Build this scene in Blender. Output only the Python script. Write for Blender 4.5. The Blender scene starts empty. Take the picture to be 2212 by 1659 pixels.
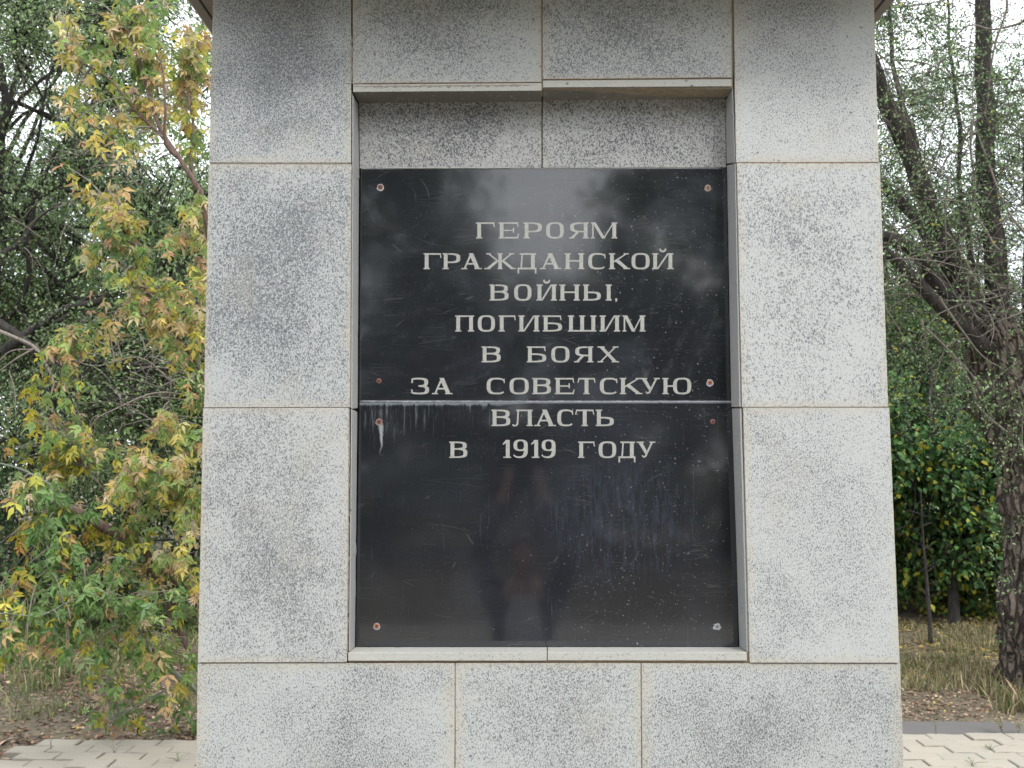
import bpy, bmesh, math, random
import numpy as np
from mathutils import Vector, Matrix, noise as mnoise

R = math.radians
random.seed(7)
rng = np.random.default_rng(7)
scene = bpy.context.scene
COL = scene.collection

# ------------------------------------------------------------------ camera, light
CAM_D, CAM_H, FS = 2.36, 2.0, 2076.0        # distance to the face, height, focal length (px of a 2212 px wide frame)
PITCH = math.atan(166.5 / FS)
cam_data = bpy.data.cameras.new('camera')
cam = bpy.data.objects.new('camera', cam_data)
COL.objects.link(cam)
cam.location = (0, -CAM_D, CAM_H)
cam.rotation_euler = (R(90) + PITCH, 0, 0)
cam_data.sensor_fit = 'HORIZONTAL'
cam_data.sensor_width = 36
cam_data.lens = 36 * FS / 2212
cam_data.clip_start = 0.05
cam_data.clip_end = 600
cam_data.dof.use_dof = True
cam_data.dof.focus_distance = 2.42
cam_data.dof.aperture_fstop = 11
scene.camera = cam

SUN_EL, SUN_AZ = 48, 150          # azimuth measured from +Y clockwise: front right, above
world = bpy.data.worlds.new('World')
scene.world = world
world.use_nodes = True
wt = world.node_tree
for n in list(wt.nodes): wt.nodes.remove(n)
w_out = wt.nodes.new('ShaderNodeOutputWorld')
w_bg = wt.nodes.new('ShaderNodeBackground')
w_sky = wt.nodes.new('ShaderNodeTexSky')
w_sky.sky_type = 'NISHITA'
w_sky.sun_disc = False
w_sky.sun_elevation = R(SUN_EL)
w_sky.sun_rotation = R(SUN_AZ)
w_sky.dust_density = 3.0
w_tc = wt.nodes.new('ShaderNodeTexCoord')
w_map = wt.nodes.new('ShaderNodeMapping'); w_map.inputs['Scale'].default_value = (1.6, 1.6, 3.5)
w_noise = wt.nodes.new('ShaderNodeTexNoise'); w_noise.inputs['Scale'].default_value = 1.7; w_noise.inputs['Detail'].default_value = 6
w_ramp = wt.nodes.new('ShaderNodeValToRGB')
w_ramp.color_ramp.elements[0].position = .3; w_ramp.color_ramp.elements[0].color = (.68, .73, .80, 1)
w_ramp.color_ramp.elements[1].position = .68; w_ramp.color_ramp.elements[1].color = (.97, .99, 1.0, 1)
w_scale = wt.nodes.new('ShaderNodeVectorMath'); w_scale.operation = 'SCALE'; w_scale.inputs['Scale'].default_value = 16.5
w_mix = wt.nodes.new('ShaderNodeMix'); w_mix.data_type = 'RGBA'; w_mix.inputs[0].default_value = 0.86
wt.links.new(w_tc.outputs['Generated'], w_map.inputs[0]); wt.links.new(w_map.outputs[0], w_noise.inputs['Vector'])
wt.links.new(w_noise.outputs['Fac'], w_ramp.inputs[0]); wt.links.new(w_ramp.outputs[0], w_scale.inputs[0])
wt.links.new(w_sky.outputs[0], w_mix.inputs[6]); wt.links.new(w_scale.outputs[0], w_mix.inputs[7])
wt.links.new(w_mix.outputs[2], w_bg.inputs[0]); w_bg.inputs[1].default_value = 0.12
wt.links.new(w_bg.outputs[0], w_out.inputs[0])

sun_d = bpy.data.lights.new('sun', 'SUN')
sun_d.energy = 1.5
sun_d.angle = R(14)
sun_d.color = (1.0, .975, .94)
sun = bpy.data.objects.new('sun', sun_d)
COL.objects.link(sun)
sdir = Vector((math.sin(R(SUN_AZ)) * math.cos(R(SUN_EL)), math.cos(R(SUN_AZ)) * math.cos(R(SUN_EL)), math.sin(R(SUN_EL))))
sun.rotation_euler = (-sdir).to_track_quat('-Z', 'Y').to_euler()
sun.location = (3, -4, 12)

scene.view_settings.view_transform = 'Standard'
scene.view_settings.look = 'None'
scene.view_settings.exposure = 0.72
scene.view_settings.gamma = 1.0
scene.view_settings.use_curve_mapping = False
scene.render.engine = 'CYCLES'
scene.cycles.max_bounces = 8
scene.cycles.diffuse_bounces = 4
scene.cycles.transmission_bounces = 4

# ------------------------------------------------------------------ helpers
_F = Vector((0, math.cos(PITCH), math.sin(PITCH)))
_U = Vector((0, -math.sin(PITCH), math.cos(PITCH)))
def S(sx, sy, yw):
    """survey point: where the sight line read off the photo (2212 px wide) meets the plane y = yw"""
    d = Vector(((sx - 1106) / FS, 0, 0)) + _U * (-(sy - 829.5) / FS) + _F
    return Vector((0, -CAM_D, CAM_H)) + d * ((yw + CAM_D) / d.y)
def G(sx, sy, z=0.0):
    """survey point on the ground plane"""
    d = Vector(((sx - 1106) / FS, 0, 0)) + _U * (-(sy - 829.5) / FS) + _F
    return Vector((0, -CAM_D, CAM_H)) + d * ((z - CAM_H) / d.z)
K4 = 2212 / 4000
def Q(px, py, yw):
    return S(px * K4, py * K4, yw)

def link(o, parent=None):
    COL.objects.link(o)
    if parent is not None: o.parent = parent
    return o

def tag(o, label=None, cat=None, group=None, kind=None):
    if label: o['label'] = label
    if cat: o['category'] = cat
    if group: o['group'] = group
    if kind: o['kind'] = kind
    return o

def empty(name, loc, label, cat, group=None):
    o = bpy.data.objects.new(name, None)
    o.empty_display_size = .2
    o.location = loc
    link(o)
    return tag(o, label, cat, group)

def np_mesh(name, V, F, mats, col=None, smooth=False):
    """V (n,3) array, F list of index arrays (each (m,k))"""
    me = bpy.data.meshes.new(name)
    V = np.asarray(V, dtype=np.float32)
    me.vertices.add(len(V)); me.vertices.foreach_set('co', V.ravel())
    if isinstance(F, np.ndarray): F = [F]
    nl = sum(f.size for f in F); npoly = sum(len(f) for f in F)
    me.loops.add(nl); me.polygons.add(npoly)
    me.loops.foreach_set('vertex_index', np.concatenate([f.ravel() for f in F]).astype(np.int32))
    tot = np.concatenate([np.full(len(f), f.shape[1]) for f in F]).astype(np.int32)
    st = np.concatenate([[0], np.cumsum(tot)[:-1]]).astype(np.int32)
    me.polygons.foreach_set('loop_start', st)
    try: me.polygons.foreach_set('loop_total', tot)
    except Exception: pass
    if smooth: me.polygons.foreach_set('use_smooth', np.ones(npoly, dtype=bool))
    if col is not None:
        ca = me.color_attributes.new('Col', 'FLOAT_COLOR', 'POINT')
        c4 = np.ones((len(V), 4), dtype=np.float32); c4[:, :3] = col
        ca.data.foreach_set('color', c4.ravel())
    me.update(calc_edges=True)
    me.validate()
    for m in (mats if isinstance(mats, (list, tuple)) else [mats]): me.materials.append(m)
    return me

def mobj(name, me, parent=None, loc=None):
    o = bpy.data.objects.new(name, me)
    if loc is not None: o.location = loc
    return link(o, parent)

# ---- material helper
class NT:
    def __init__(self, name):
        self.m = bpy.data.materials.new(name); self.m.use_nodes = True
        self.t = self.m.node_tree
        self.b = self.t.nodes['Principled BSDF']; self.out = self.t.nodes['Material Output']
    def n(self, typ, **kw):
        nd = self.t.nodes.new(typ)
        for k, v in kw.items(): setattr(nd, k, v)
        return nd
    def l(self, a, b): self.t.links.new(a, b)
    def val(self, sock, v):
        if hasattr(v, 'is_output') or isinstance(v, bpy.types.NodeSocket): self.l(v, sock)
        else: sock.default_value = v
    def math(self, op, a, b=0.0, c=None, clamp=False):
        nd = self.n('ShaderNodeMath', operation=op, use_clamp=clamp)
        self.val(nd.inputs[0], a); self.val(nd.inputs[1], b)
        if c is not None: self.val(nd.inputs[2], c)
        return nd.outputs[0]
    def mix(self, f, a, b, blend='MIX'):
        nd = self.n('ShaderNodeMix', data_type='RGBA', blend_type=blend)
        self.val(nd.inputs[0], f)
        for s, v in ((nd.inputs[6], a), (nd.inputs[7], b)):
            if isinstance(v, tuple) and len(v) == 3: v = v + (1,)
            self.val(s, v)
        return nd.outputs[2]
    def noise(self, vec, scale, detail=2, rough=.5, dist=0):
        nd = self.n('ShaderNodeTexNoise')
        if vec is not None: self.l(vec, nd.inputs['Vector'])
        nd.inputs['Scale'].default_value = scale; nd.inputs['Detail'].default_value = detail
        nd.inputs['Roughness'].default_value = rough; nd.inputs['Distortion'].default_value = dist
        return nd.outputs['Fac']
    def voro(self, vec, scale, feature='F1', rand=1):
        nd = self.n('ShaderNodeTexVoronoi', feature=feature)
        if vec is not None: self.l(vec, nd.inputs['Vector'])
        nd.inputs['Scale'].default_value = scale; nd.inputs['Randomness'].default_value = rand
        return nd
    def step(self, v, lo, hi, a=0.0, b=1.0):
        nd = self.n('ShaderNodeMapRange', interpolation_type='SMOOTHSTEP')
        self.val(nd.inputs['Value'], v)
        self.val(nd.inputs['From Min'], lo); self.val(nd.inputs['From Max'], hi)
        self.val(nd.inputs['To Min'], a); self.val(nd.inputs['To Max'], b)
        return nd.outputs[0]
    def mapv(self, vec, scale=(1, 1, 1), loc=(0, 0, 0), rot=(0, 0, 0)):
        nd = self.n('ShaderNodeMapping')
        self.l(vec, nd.inputs[0]); nd.inputs['Scale'].default_value = scale; nd.inputs['Location'].default_value = loc
        nd.inputs['Rotation'].default_value = rot
        return nd.outputs[0]
    def obj(self): return self.n('ShaderNodeTexCoord').outputs['Object']
    def gen(self): return self.n('ShaderNodeTexCoord').outputs['Generated']
    def xyz(self, vec):
        nd = self.n('ShaderNodeSeparateXYZ'); self.l(vec, nd.inputs[0]); return nd.outputs
    def bump(self, h, strength=.3, dist=.01):
        nd = self.n('ShaderNodeBump'); self.l(h, nd.inputs['Height'])
        nd.inputs['Strength'].default_value = strength; nd.inputs['Distance'].default_value = dist
        self.l(nd.outputs[0], self.b.inputs['Normal'])
    def base(self, c): 
        if isinstance(c, tuple): self.b.inputs['Base Color'].default_value = c + ((1,) if len(c) == 3 else ())
        else: self.l(c, self.b.inputs['Base Color'])
    def rough(self, r): self.val(self.b.inputs['Roughness'], r)

def granite(name, dens=.47, centre=.06, light=(.57, .57, .55), dark=(.22, .23, .245), stain=.6, low=.05):
    """grey speckled granite; the grains get denser in the middle of a slab, its edges are bleached and stained cream"""
    light = tuple(a * b for a, b in zip(light, (.885, .895, .895))); dark = tuple(a * b for a, b in zip(dark, (.72, .73, .74)))
    t = NT(name)
    o = t.obj(); oi = t.n('ShaderNodeObjectInfo')
    off = t.n('ShaderNodeVectorMath', operation='SCALE'); 
    cmb = t.n('ShaderNodeCombineXYZ'); t.l(oi.outputs['Random'], cmb.inputs[0]); t.l(oi.outputs['Random'], cmb.inputs[2]); cmb.inputs[1].default_value = .3
    t.l(cmb.outputs[0], off.inputs[0]); off.inputs['Scale'].default_value = 37.0
    add = t.n('ShaderNodeVectorMath', operation='ADD'); t.l(o, add.inputs[0]); t.l(off.outputs[0], add.inputs[1])
    p = add.outputs[0]
    tilt = t.mapv(p, scale=(1.25, 1, .85), rot=(0, .5, 0))
    g = t.noise(tilt, 265, 3, .62, .5)
    g2 = t.noise(p, 90, 2, .5)
    gx, gy, gz = t.xyz(t.gen())
    ex = t.math('MULTIPLY', t.math('MINIMUM', gx, t.math('SUBTRACT', 1.0, gx)), .42)
    ez = t.math('MULTIPLY', t.math('MINIMUM', gz, t.math('SUBTRACT', 1.0, gz)), .62)
    e = t.math('MINIMUM', ex, ez)
    lown = t.noise(p, 5.5, 4, .6)
    lown2 = t.noise(p, 16, 3, .6)
    cm = t.math('MULTIPLY', t.step(t.math('ADD', e, t.math('MULTIPLY', t.math('SUBTRACT', lown, .5), .26)), .03, .17), centre)
    th = t.math('ADD', t.math('ADD', dens, cm), t.math('ADD', t.math('MULTIPLY', t.math('SUBTRACT', lown2, .5), low * 1.6), t.math('ADD', t.math('MULTIPLY', t.math('SUBTRACT', g2, .5), .12), t.math('MULTIPLY', t.math('SUBTRACT', t.noise(p, 2.9, 4, .62, .5), .5), .29))))
    d = t.math('SUBTRACT', th, g)
    m = t.math('MULTIPLY', t.step(d, -.012, .085), t.step(t.noise(p, 140, 2, .6), .3, .62, .6, 1.0))
    c = t.mix(m, light, dark)
    # brownish and white feldspar grains
    v = t.voro(p, 110)
    vc = t.xyz(v.outputs['Color'])
    wm = t.math('MULTIPLY', t.step(vc[0], .80, .95), t.step(v.outputs['Distance'], .5, .3))
    c = t.mix(t.math('MULTIPLY', wm, .35), c, (.46, .46, .45))
    bm = t.math('MULTIPLY', t.step(vc[1], .983, .995), t.step(v.outputs['Distance'], .45, .3))
    c = t.mix(t.math('MULTIPLY', bm, .8), c, (.09, .095, .11))
    # cream staining at the joints
    sm = t.math('MULTIPLY', t.step(t.math('ADD', e, t.math('MULTIPLY', t.math('SUBTRACT', lown2, .5), .05)), .028, .0), stain)
    c = t.mix(sm, c, (.66, .57, .40), 'MULTIPLY') if False else t.mix(t.math('MULTIPLY', sm, .55), c, (.40, .35, .26))
    sm2 = t.math('MULTIPLY', t.step(lown, .53, .68), .22)
    c = t.mix(sm2, c, (.39, .355, .305))
    t.base(c)
    t.rough(.62)
    t.bump(t.math('ADD', g, t.math('MULTIPLY', g2, .6)), .18, .003)
    return t.m

M = {}
M['slab_dark'] = granite('granite_grey', .505, .065, light=(.41, .42, .42), dark=(.125, .135, .15))
M['slab_mid'] = granite('granite_mid', .492, .055, light=(.43,.435,.43), dark=(.15,.16,.17))
M['slab_light'] = granite('granite_light', .475, .045, light=(.45, .455, .45), dark=(.165, .175, .19))
M['slab_base'] = granite('granite_base', .495, .035, light=(.435, .445, .44), dark=(.14, .15, .16))
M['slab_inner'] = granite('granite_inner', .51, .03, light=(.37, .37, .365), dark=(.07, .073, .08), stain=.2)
M['slab_edge'] = granite('granite_sawn_edge', .42, .0, light=(.42, .415, .385), dark=(.23, .23, .23), stain=.3)
M['jamb'] = granite('granite_jamb', .40, .0, light=(.35, .35, .35), dark=(.20, .20, .21), stain=.2)

def simple(name, c, rough=.8, nscale=20, var=.25, bump=0, bscale=60, bdist=.004, metallic=0):
    t = NT(name); o = t.obj()
    n1 = t.noise(o, nscale, 4, .6)
    c = tuple(x * .86 for x in c)
    a = tuple(x * (1 - var) for x in c); b = tuple(min(1, x * (1 + var)) for x in c)
    t.base(t.mix(n1, a, b)); t.rough(rough); t.b.inputs['Metallic'].default_value = metallic
    if bump: t.bump(t.noise(o, bscale, 4, .6), bump, bdist)
    return t.m
M['mortar'] = simple('mortar', (.27, .225, .165), .95, 60, .45, .5, 300, .003)
M['core'] = simple('concrete_core', (.13, .12, .11), .95, 12, .3)
M['efflo'] = simple('white_efflorescence', (.36, .39, .43), .95, 90, .5, .6, 400, .003)
M['chip'] = simple('white_chip', (.40, .40, .38), .9, 200, .3)
M['soffit'] = granite('granite_dark_underside', .45, .0, light=(.155, .145, .13), dark=(.09, .088, .085), stain=.1)  # darker granite tone, set only on the downward faces of the lintels
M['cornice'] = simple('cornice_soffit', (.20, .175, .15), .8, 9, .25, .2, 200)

# ------------------------------------------------------------------ ground and sky-lit setting
def soil_mat():
    t = NT('soil'); o = t.obj()
    n1 = t.noise(o, 1.3, 5, .6); n2 = t.noise(o, 28, 5, .65); v = t.voro(o, 45)
    c = t.mix(t.step(n1, .35, .65), (.080, .064, .042), (.125, .105, .068))
    c = t.mix(t.step(n2, .45, .65), c, (.19, .16, .11))
    c = t.mix(t.math('MULTIPLY', t.step(t.xyz(v.outputs['Color'])[0], .6, .9), .5), c, (.16, .12, .08))
    t.base(c); t.rough(.95); t.bump(n2, .7, .03)
    return t.m
M['soil'] = soil_mat()
gn = 90
gx = np.concatenate([-np.geomspace(200, 12, 14)[:-1], np.linspace(-12, 12, gn), np.geomspace(12, 200, 14)[1:]])
gy = np.concatenate([-np.geomspace(200, 14, 14)[:-1], np.linspace(-14, 16, gn), np.geomspace(16, 250, 14)[1:]])
GX, GY = np.meshgrid(gx, gy, indexing='ij')
def ground_z(x, y):
    inside = (abs(x) < 3.9) & (y < 4.9)
    z = mnoise.noise(Vector((x * .5, y * .5, 3))) * .06 + mnoise.noise(Vector((x * 2, y * 2, 8))) * .025
    k = min(1.0, max(0.0, max((y - 5.4) / 1.5, (abs(x) - 4.2) / 1.5, (-9.9 - y) / 1.5)))
    return -.05 + k * (z + .06)
GZ = np.array([[ground_z(x, y) for y in gy] for x in gx])
nx, ny = GX.shape
V = np.stack([GX, GY, GZ], -1).reshape(-1, 3)
ii = np.arange(nx * ny).reshape(nx, ny)
F = np.stack([ii[:-1, :-1], ii[1:, :-1], ii[1:, 1:], ii[:-1, 1:]], -1).reshape(-1, 4)
ground = mobj('ground', np_mesh('ground', V, F, M['soil'], smooth=True)); tag(ground, kind='structure')

# asphalt path strip behind the paving (right of the monument)
def asphalt_mat():
    t = NT('asphalt'); o = t.obj()
    n1 = t.noise(o, 3, 4, .6); n2 = t.noise(o, 150, 3, .6)
    c = t.mix(n1, (.085, .080, .077), (.12, .112, .107))
    c = t.mix(t.step(n2, .5, .7), c, (.14, .13, .12))
    t.base(c); t.rough(.9); t.bump(n2, .4, .004); return t.m
M['asphalt'] = asphalt_mat()
px_ = np.linspace(-1.2, 9, 80)
far = [5.27 + .05 * mnoise.noise(Vector((x * 2.3, 1, 0))) + .03 * mnoise.noise(Vector((x * 9, 4, 0))) for x in px_]
V = np.array([[x, 4.5, -.024] for x in px_] + [[x, f, -.010] for x, f in zip(px_, far)])
n = len(px_); F = np.array([[i, i + 1, n + i + 1, n + i] for i in range(n - 1)])
tag(mobj('asphalt_path', np_mesh('asphalt_path', V, F, M['asphalt'])), kind='structure')

# ------------------------------------------------------------------ paving
def paver_mat():
    t = NT('concrete_paver'); o = t.obj(); oi = t.n('ShaderNodeObjectInfo')
    n1 = t.noise(o, 3, 4, .6); n2 = t.noise(o, 60, 4, .7)
    c = t.mix(n1, (.28, .252, .207), (.34, .308, .25))
    c = t.mix(t.math('MULTIPLY', oi.outputs['Random'], .3), c, (.25, .23, .20))
    c = t.mix(t.math('MULTIPLY', t.step(n2, .5, .75), .35), c, (.28, .25, .2))
    t.base(c); t.rough(.9); t.bump(n2, .3, .003); return t.m
M['paver'] = paver_mat()
M['joint_soil'] = simple('paving_joint_soil', (.055, .050, .025), .95, 30, .5, .5, 200)
PL, PW = .285, .155                       # paver length and width
def edge_far(x): return 4.64 + (.035 if x < -1.5 else 0) * 0
bedV = np.array([[-3.42, -9.7, -.022], [9.8, -9.7, -.022], [9.8, 4.895, -.022], [-3.40, 4.70, -.022]])
paving = mobj('paving', np_mesh('paving', bedV, np.array([[0, 1, 2, 3]]), M['joint_soil'])); tag(paving, kind='structure')
def paver_geo(L, W, h, seed, bev=.006):
    """wavy-edged paver outline, top chamfered"""
    r = random.Random(seed)
    m = 6; pts = []
    g = .0035; gy_ = .0045
    amp = .009
    for i in range(m + 1):
        u = i / m; pts.append((-L / 2 + .0045 + (L - .009) * u, -W / 2 + g + amp * math.sin(u * 2 * math.pi)))
    for i in range(m + 1):
        u = 1 - i / m; pts.append((-L / 2 + .0045 + (L - .009) * u, W / 2 - g + amp * math.sin(u * 2 * math.pi)))
    k = len(pts); V = []; F4 = []
    for (x, y) in pts: V.append((x, y, -h))
    for (x, y) in pts: V.append((x, y, -bev))
    for (x, y) in pts: V.append((x * (1 - 2 * bev / L) , y * (1 - 2 * bev / W), 0))
    for lv in (0, 1):
        for i in range(k): j = (i + 1) % k; F4.append((lv * k + i, lv * k + j, (lv + 1) * k + j, (lv + 1) * k + i))
    return V, F4, [tuple(2 * k + i for i in range(k))]
def paver_mesh(seed):
    V_, F4, Ft = paver_geo(PL, PW, .05, seed)
    me = bpy.data.meshes.new('paver'); me.from_pydata(V_, [], F4 + Ft); me.materials.append(M['paver']); return me
pm = paver_mesh(1)
near_list, rest = [], []
PLG = .012
for j in range(-62, 31):
    yc = 4.83 - .0 + (j - 30) * PW
    if yc < -9.6: continue
    for i in range(-14, 34):
        xc = i * PL + (PL / 2 if j % 2 else 0) + .05
        if xc < -3.42 - .02 * math.sin(j * 1.7) or xc > 9.6: continue
        # monument stands here
        if -1.0 < xc < 1.15 and .1 < yc < 1.15: continue
        if xc < 0 and yc > 4.70: continue
        vis = yc > 3.75 and (-3.6 < xc < -1.9 or 2.2 < xc < 3.9)
        (near_list if vis else rest).append((xc, yc))
for (xc, yc) in near_list:
    o = bpy.data.objects.new('paver', pm)
    o.location = (xc + random.uniform(-.006, .006), yc + random.uniform(-.004, .004), random.uniform(-.006, .006))
    o.rotation_euler = (random.gauss(0, .014), random.gauss(0, .010), random.gauss(0, .012))
    link(o, paving)
# the rest as one piece
V_, F4, Ft = paver_geo(PL, PW, .05, 3)
V_ = np.array(V_); F4 = np.array(F4); Ft = np.array(Ft); k = len(V_)
offs = np.array([(x, y, random.uniform(-.003, .002)) for x, y in rest])
VV = (V_[None] + offs[:, None]).reshape(-1, 3)
base = (np.arange(len(offs)) * k)[:, None, None]
me = np_mesh('paver_field', VV, [(F4[None] + base).reshape(-1, 4), (Ft[None] + base).reshape(-1, Ft.shape[1])], M['paver'])
tag(mobj('paver_field', me, paving), kind='stuff')

# ------------------------------------------------------------------ the monument
mon = empty('monument', (.1, .5, 0), 'grey granite memorial pillar with a recessed black inscribed plaque and overhanging cornice', 'monument')
MLOC = Vector((.1, .5, 0))
def hexa(name, front, yf, back, yb, mat, bev=.0011, parent=None, jit=0):
    """front/back: TL, TR, BR, BL in 4000 px survey units; planes yf (front) and yb (back)"""
    f = [Q(x, y, yf) for x, y in front]
    if back is None: b = [Vector((p.x, yb, p.z)) for p in f]
    else: b = [Q(x, y, yb) for x, y in back]
    bm = bmesh.new()
    vs = [bm.verts.new(p - MLOC) for p in f + b]
    fa = [(3, 2, 1, 0), (4, 5, 6, 7), (0, 1, 5, 4), (1, 2, 6, 5), (2, 3, 7, 6), (3, 0, 4, 7)]
    for q in fa: bm.faces.new([vs[i] for i in q])
    bmesh.ops.recalc_face_normals(bm, faces=bm.faces)
    if bev: bmesh.ops.bevel(bm, geom=list(bm.edges), offset=bev, segments=2, profile=.6, affect='EDGES')
    if name in ('granite_slab', 'lintel_slab', 'sill_slab', 'jamb_slab'):
        # ragged arrises: cut the long edges and nudge their vertices in the plane of the face
        ed = [e for e in bm.edges if e.calc_length() > .15]
        bmesh.ops.subdivide_edges(bm, edges=ed, cuts=44, use_grid_fill=False)
        for v in bm.verts:
            q = v.co * 55; k_ = mnoise.noise(q) + .6 * mnoise.noise(q * 2.7)
            c_ = mnoise.noise(v.co * 21 + Vector((5, 1, 9)))
            amt = .0007 * k_ + (.0022 * (c_ - .42) / .3 if c_ > .42 else 0)
            v.co.x += amt * mnoise.noise(q + Vector((31, 0, 0))) * 1.6; v.co.z += amt * mnoise.noise(q + Vector((0, 17, 0))) * 1.6
    me = bpy.data.meshes.new(name); bm.to_mesh(me); bm.free()
    me.materials.append(mat)
    o = mobj(name, me, parent or mon)
    return o
def block(name, x0, x1, y0, y1, z0, z1, mat, bev=.002, parent=None):
    bm = bmesh.new()
    vs = [bm.verts.new(Vector(p) - MLOC) for p in ((x0, y0, z1), (x1, y0, z1), (x1, y0, z0), (x0, y0, z0), (x0, y1, z1), (x1, y1, z1), (x1, y1, z0), (x0, y1, z0))]
    for q in [(3, 2, 1, 0), (4, 5, 6, 7), (0, 1, 5, 4), (1, 2, 6, 5), (2, 3, 7, 6), (3, 0, 4, 7)]: bm.faces.new([vs[i] for i in q])
    bmesh.ops.recalc_face_normals(bm, faces=bm.faces)
    if bev: bmesh.ops.bevel(bm, geom=list(bm.edges), offset=bev, segments=2, profile=.6, affect='EDGES')
    me = bpy.data.meshes.new(name); bm.to_mesh(me); bm.free(); me.materials.append(mat)
    return mobj(name, me, parent or mon)

TH = .03
TOP = -260
A = 'granite_slab'
hexa(A, [(838, TOP), (1372, TOP), (1371, 636), (816.5, 635)], 0, None, TH, M['slab_dark'])
hexa(A, [(815, 641), (1373, 641.5), (1367, 1591), (796, 1592)], -.001, None, TH, M['slab_dark'])
hexa(A, [(793, 1595.5), (1363, 1593), (1355, 2587), (772.5, 2588)], -.003, None, TH, M['slab_mid'])
hexa(A, [(2861, TOP), (3406, TOP), (3433, 633), (2875.5, 635)], 0, None, TH, M['slab_light'])
hexa(A, [(2878.5, 637), (3437, 636), (3470, 1589), (2899, 1590)], -.002, None, TH, M['slab_light'])
hexa(A, [(2903.5, 1593.5), (3474, 1593), (3515, 2589), (2929, 2589)], -.004, None, TH, M['slab_light'])
hexa(A, [(1377, TOP), (2115.5, TOP), (2115.5, 319.5), (1377.5, 325)], .001, None, TH, M['slab_mid'])
hexa(A, [(2119.5, TOP), (2857.5, TOP), (2858.5, 302), (2120, 309)], -.001, None, TH, M['slab_mid'])
hexa(A, [(772, 2592.5), (1777, 2590), (1773, 3420), (760, 3420)], 0, None, TH, M['slab_base'])
hexa(A, [(1780, 2590), (2502.5, 2590), (2508, 3420), (1777, 3420)], .0005, None, TH, M['slab_base'])
hexa(A, [(2506.5, 2591), (3516, 2592.5), (3546, 3420), (2512, 3420)], 0, None, TH, M['slab_base'])
# lower course down to the ground
zb = Q(1000, 3420, 0).z
xl, xr = Q(760, 3420, 0).x, Q(3546, 3420, 0).x
third = (xr - xl) / 3
for i in range(3): block(A, xl + i * third + .0015, xl + (i + 1) * third - .0015, 0, TH, .12, zb - .004, M['slab_base'])
block('plinth', xl - .1, xr + .1, -.1, 1.25, -.03, .116, M['slab_base'], .004)
# recess: header slabs, back slabs
RB = .078
hexa('lintel_slab', [(1379, 329.5), (2115.5, 324), (2115.5, 354), (1379, 359)], .0, [(1384, 372), (2115.5, 366), (2115.5, 397), (1401, 402.5)], RB, M['slab_edge'], .0012)
hexa('lintel_slab', [(2121, 313), (2858.5, 307.5), (2857, 337), (2121, 341.5)], .0, [(2121, 360), (2834, 355), (2832, 386), (2121, 394)], RB, M['slab_edge'], .0012)
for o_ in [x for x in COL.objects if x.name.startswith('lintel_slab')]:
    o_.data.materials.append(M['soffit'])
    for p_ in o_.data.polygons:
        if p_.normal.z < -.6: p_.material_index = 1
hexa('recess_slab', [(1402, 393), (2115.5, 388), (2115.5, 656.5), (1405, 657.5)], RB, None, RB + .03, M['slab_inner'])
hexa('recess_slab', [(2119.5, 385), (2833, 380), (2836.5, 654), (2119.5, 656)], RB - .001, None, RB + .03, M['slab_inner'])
# jambs
JB = RB + .02
hexa('jamb_slab', [(1375.5, 366), (1379.5, 372), (1379.5, 690), (1375.5, 640)], .002, [(1380, 395), (1399.5, 408), (1404, 700), (1380, 700)], RB, M['jamb'], .001)
hexa('jamb_slab', [(1375.5, 644), (1379.5, 658), (1376, 1597), (1369.5, 1594)], .003, [(1382, 706), (1402.5, 706), (1397.5, 1594), (1378, 1594)], RB, M['jamb'], .001)
hexa('jamb_slab', [(1371, 1598), (1375.5, 1601), (1367, 2545), (1362, 2545)], .001, [(1378, 1599), (1396, 1610), (1387, 2526), (1370, 2526)], RB, M['jamb'], .001)
hexa('jamb_slab', [(2861.5, 345), (2862.5, 345), (2872, 634), (2870, 634)], .002, [(2833.5, 392), (2860, 392), (2872, 640), (2837.5, 640)], RB, M['jamb'], .001)
hexa('jamb_slab', [(2870.5, 640), (2875, 640), (2895, 1588), (2888, 1590)], .003, [(2838, 646), (2872, 646), (2890, 1590), (2855, 1590)], RB, M['jamb'], .001)
hexa('jamb_slab', [(2889.5, 1595), (2897, 1595), (2924, 2545), (2917, 2545)], .002, [(2857, 1596), (2890, 1596), (2915, 2526), (2887, 2526)], RB, M['jamb'], .001)
# sills
hexa('sill_slab', [(1360, 2549), (2136, 2549), (2136, 2581), (1360, 2581.5)], -.004, [(1387, 2527.5), (2136, 2527.5), (2136, 2560), (1387, 2560)], RB - .002, M['slab_edge'], .0012)
hexa('sill_slab', [(2139, 2548.5), (2918, 2548), (2918, 2581), (2139, 2580)], -.003, [(2139, 2527.5), (2888, 2527), (2888, 2560), (2139, 2560)], RB - .002, M['slab_edge'], .0012)
# mortar fill seen in the joints, and the concrete core
def core_px(x0, x1, y0, y1, yf, yb, mat, name='mortar_bed'):
    return hexa(name, [(x0, y0), (x1, y0), (x1, y1), (x0, y1)], yf, None, yb, mat, 0)
hexa('mortar_bed', [(840, TOP), (1368, TOP), (1350, 3410), (775, 3410)], .0028, None, .085, M['mortar'], 0)
hexa('mortar_bed', [(2866, TOP), (3402, TOP), (3528, 3410), (2935, 3410)], .0028, None, .085, M['mortar'], 0)
hexa('mortar_bed', [(1379, TOP), (2863, TOP), (2863, 345), (1379, 345)], .0042, None, .06, M['mortar'], 0)
hexa('mortar_bed', [(1362, 2560), (2925, 2560), (2935, 3410), (1350, 3410)], .0036, None, .06, M['mortar'], 0)
block('core', xl + .05, xr - .06, RB + .032, 1.12, .11, 3.6, M['core'], 0)
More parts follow.
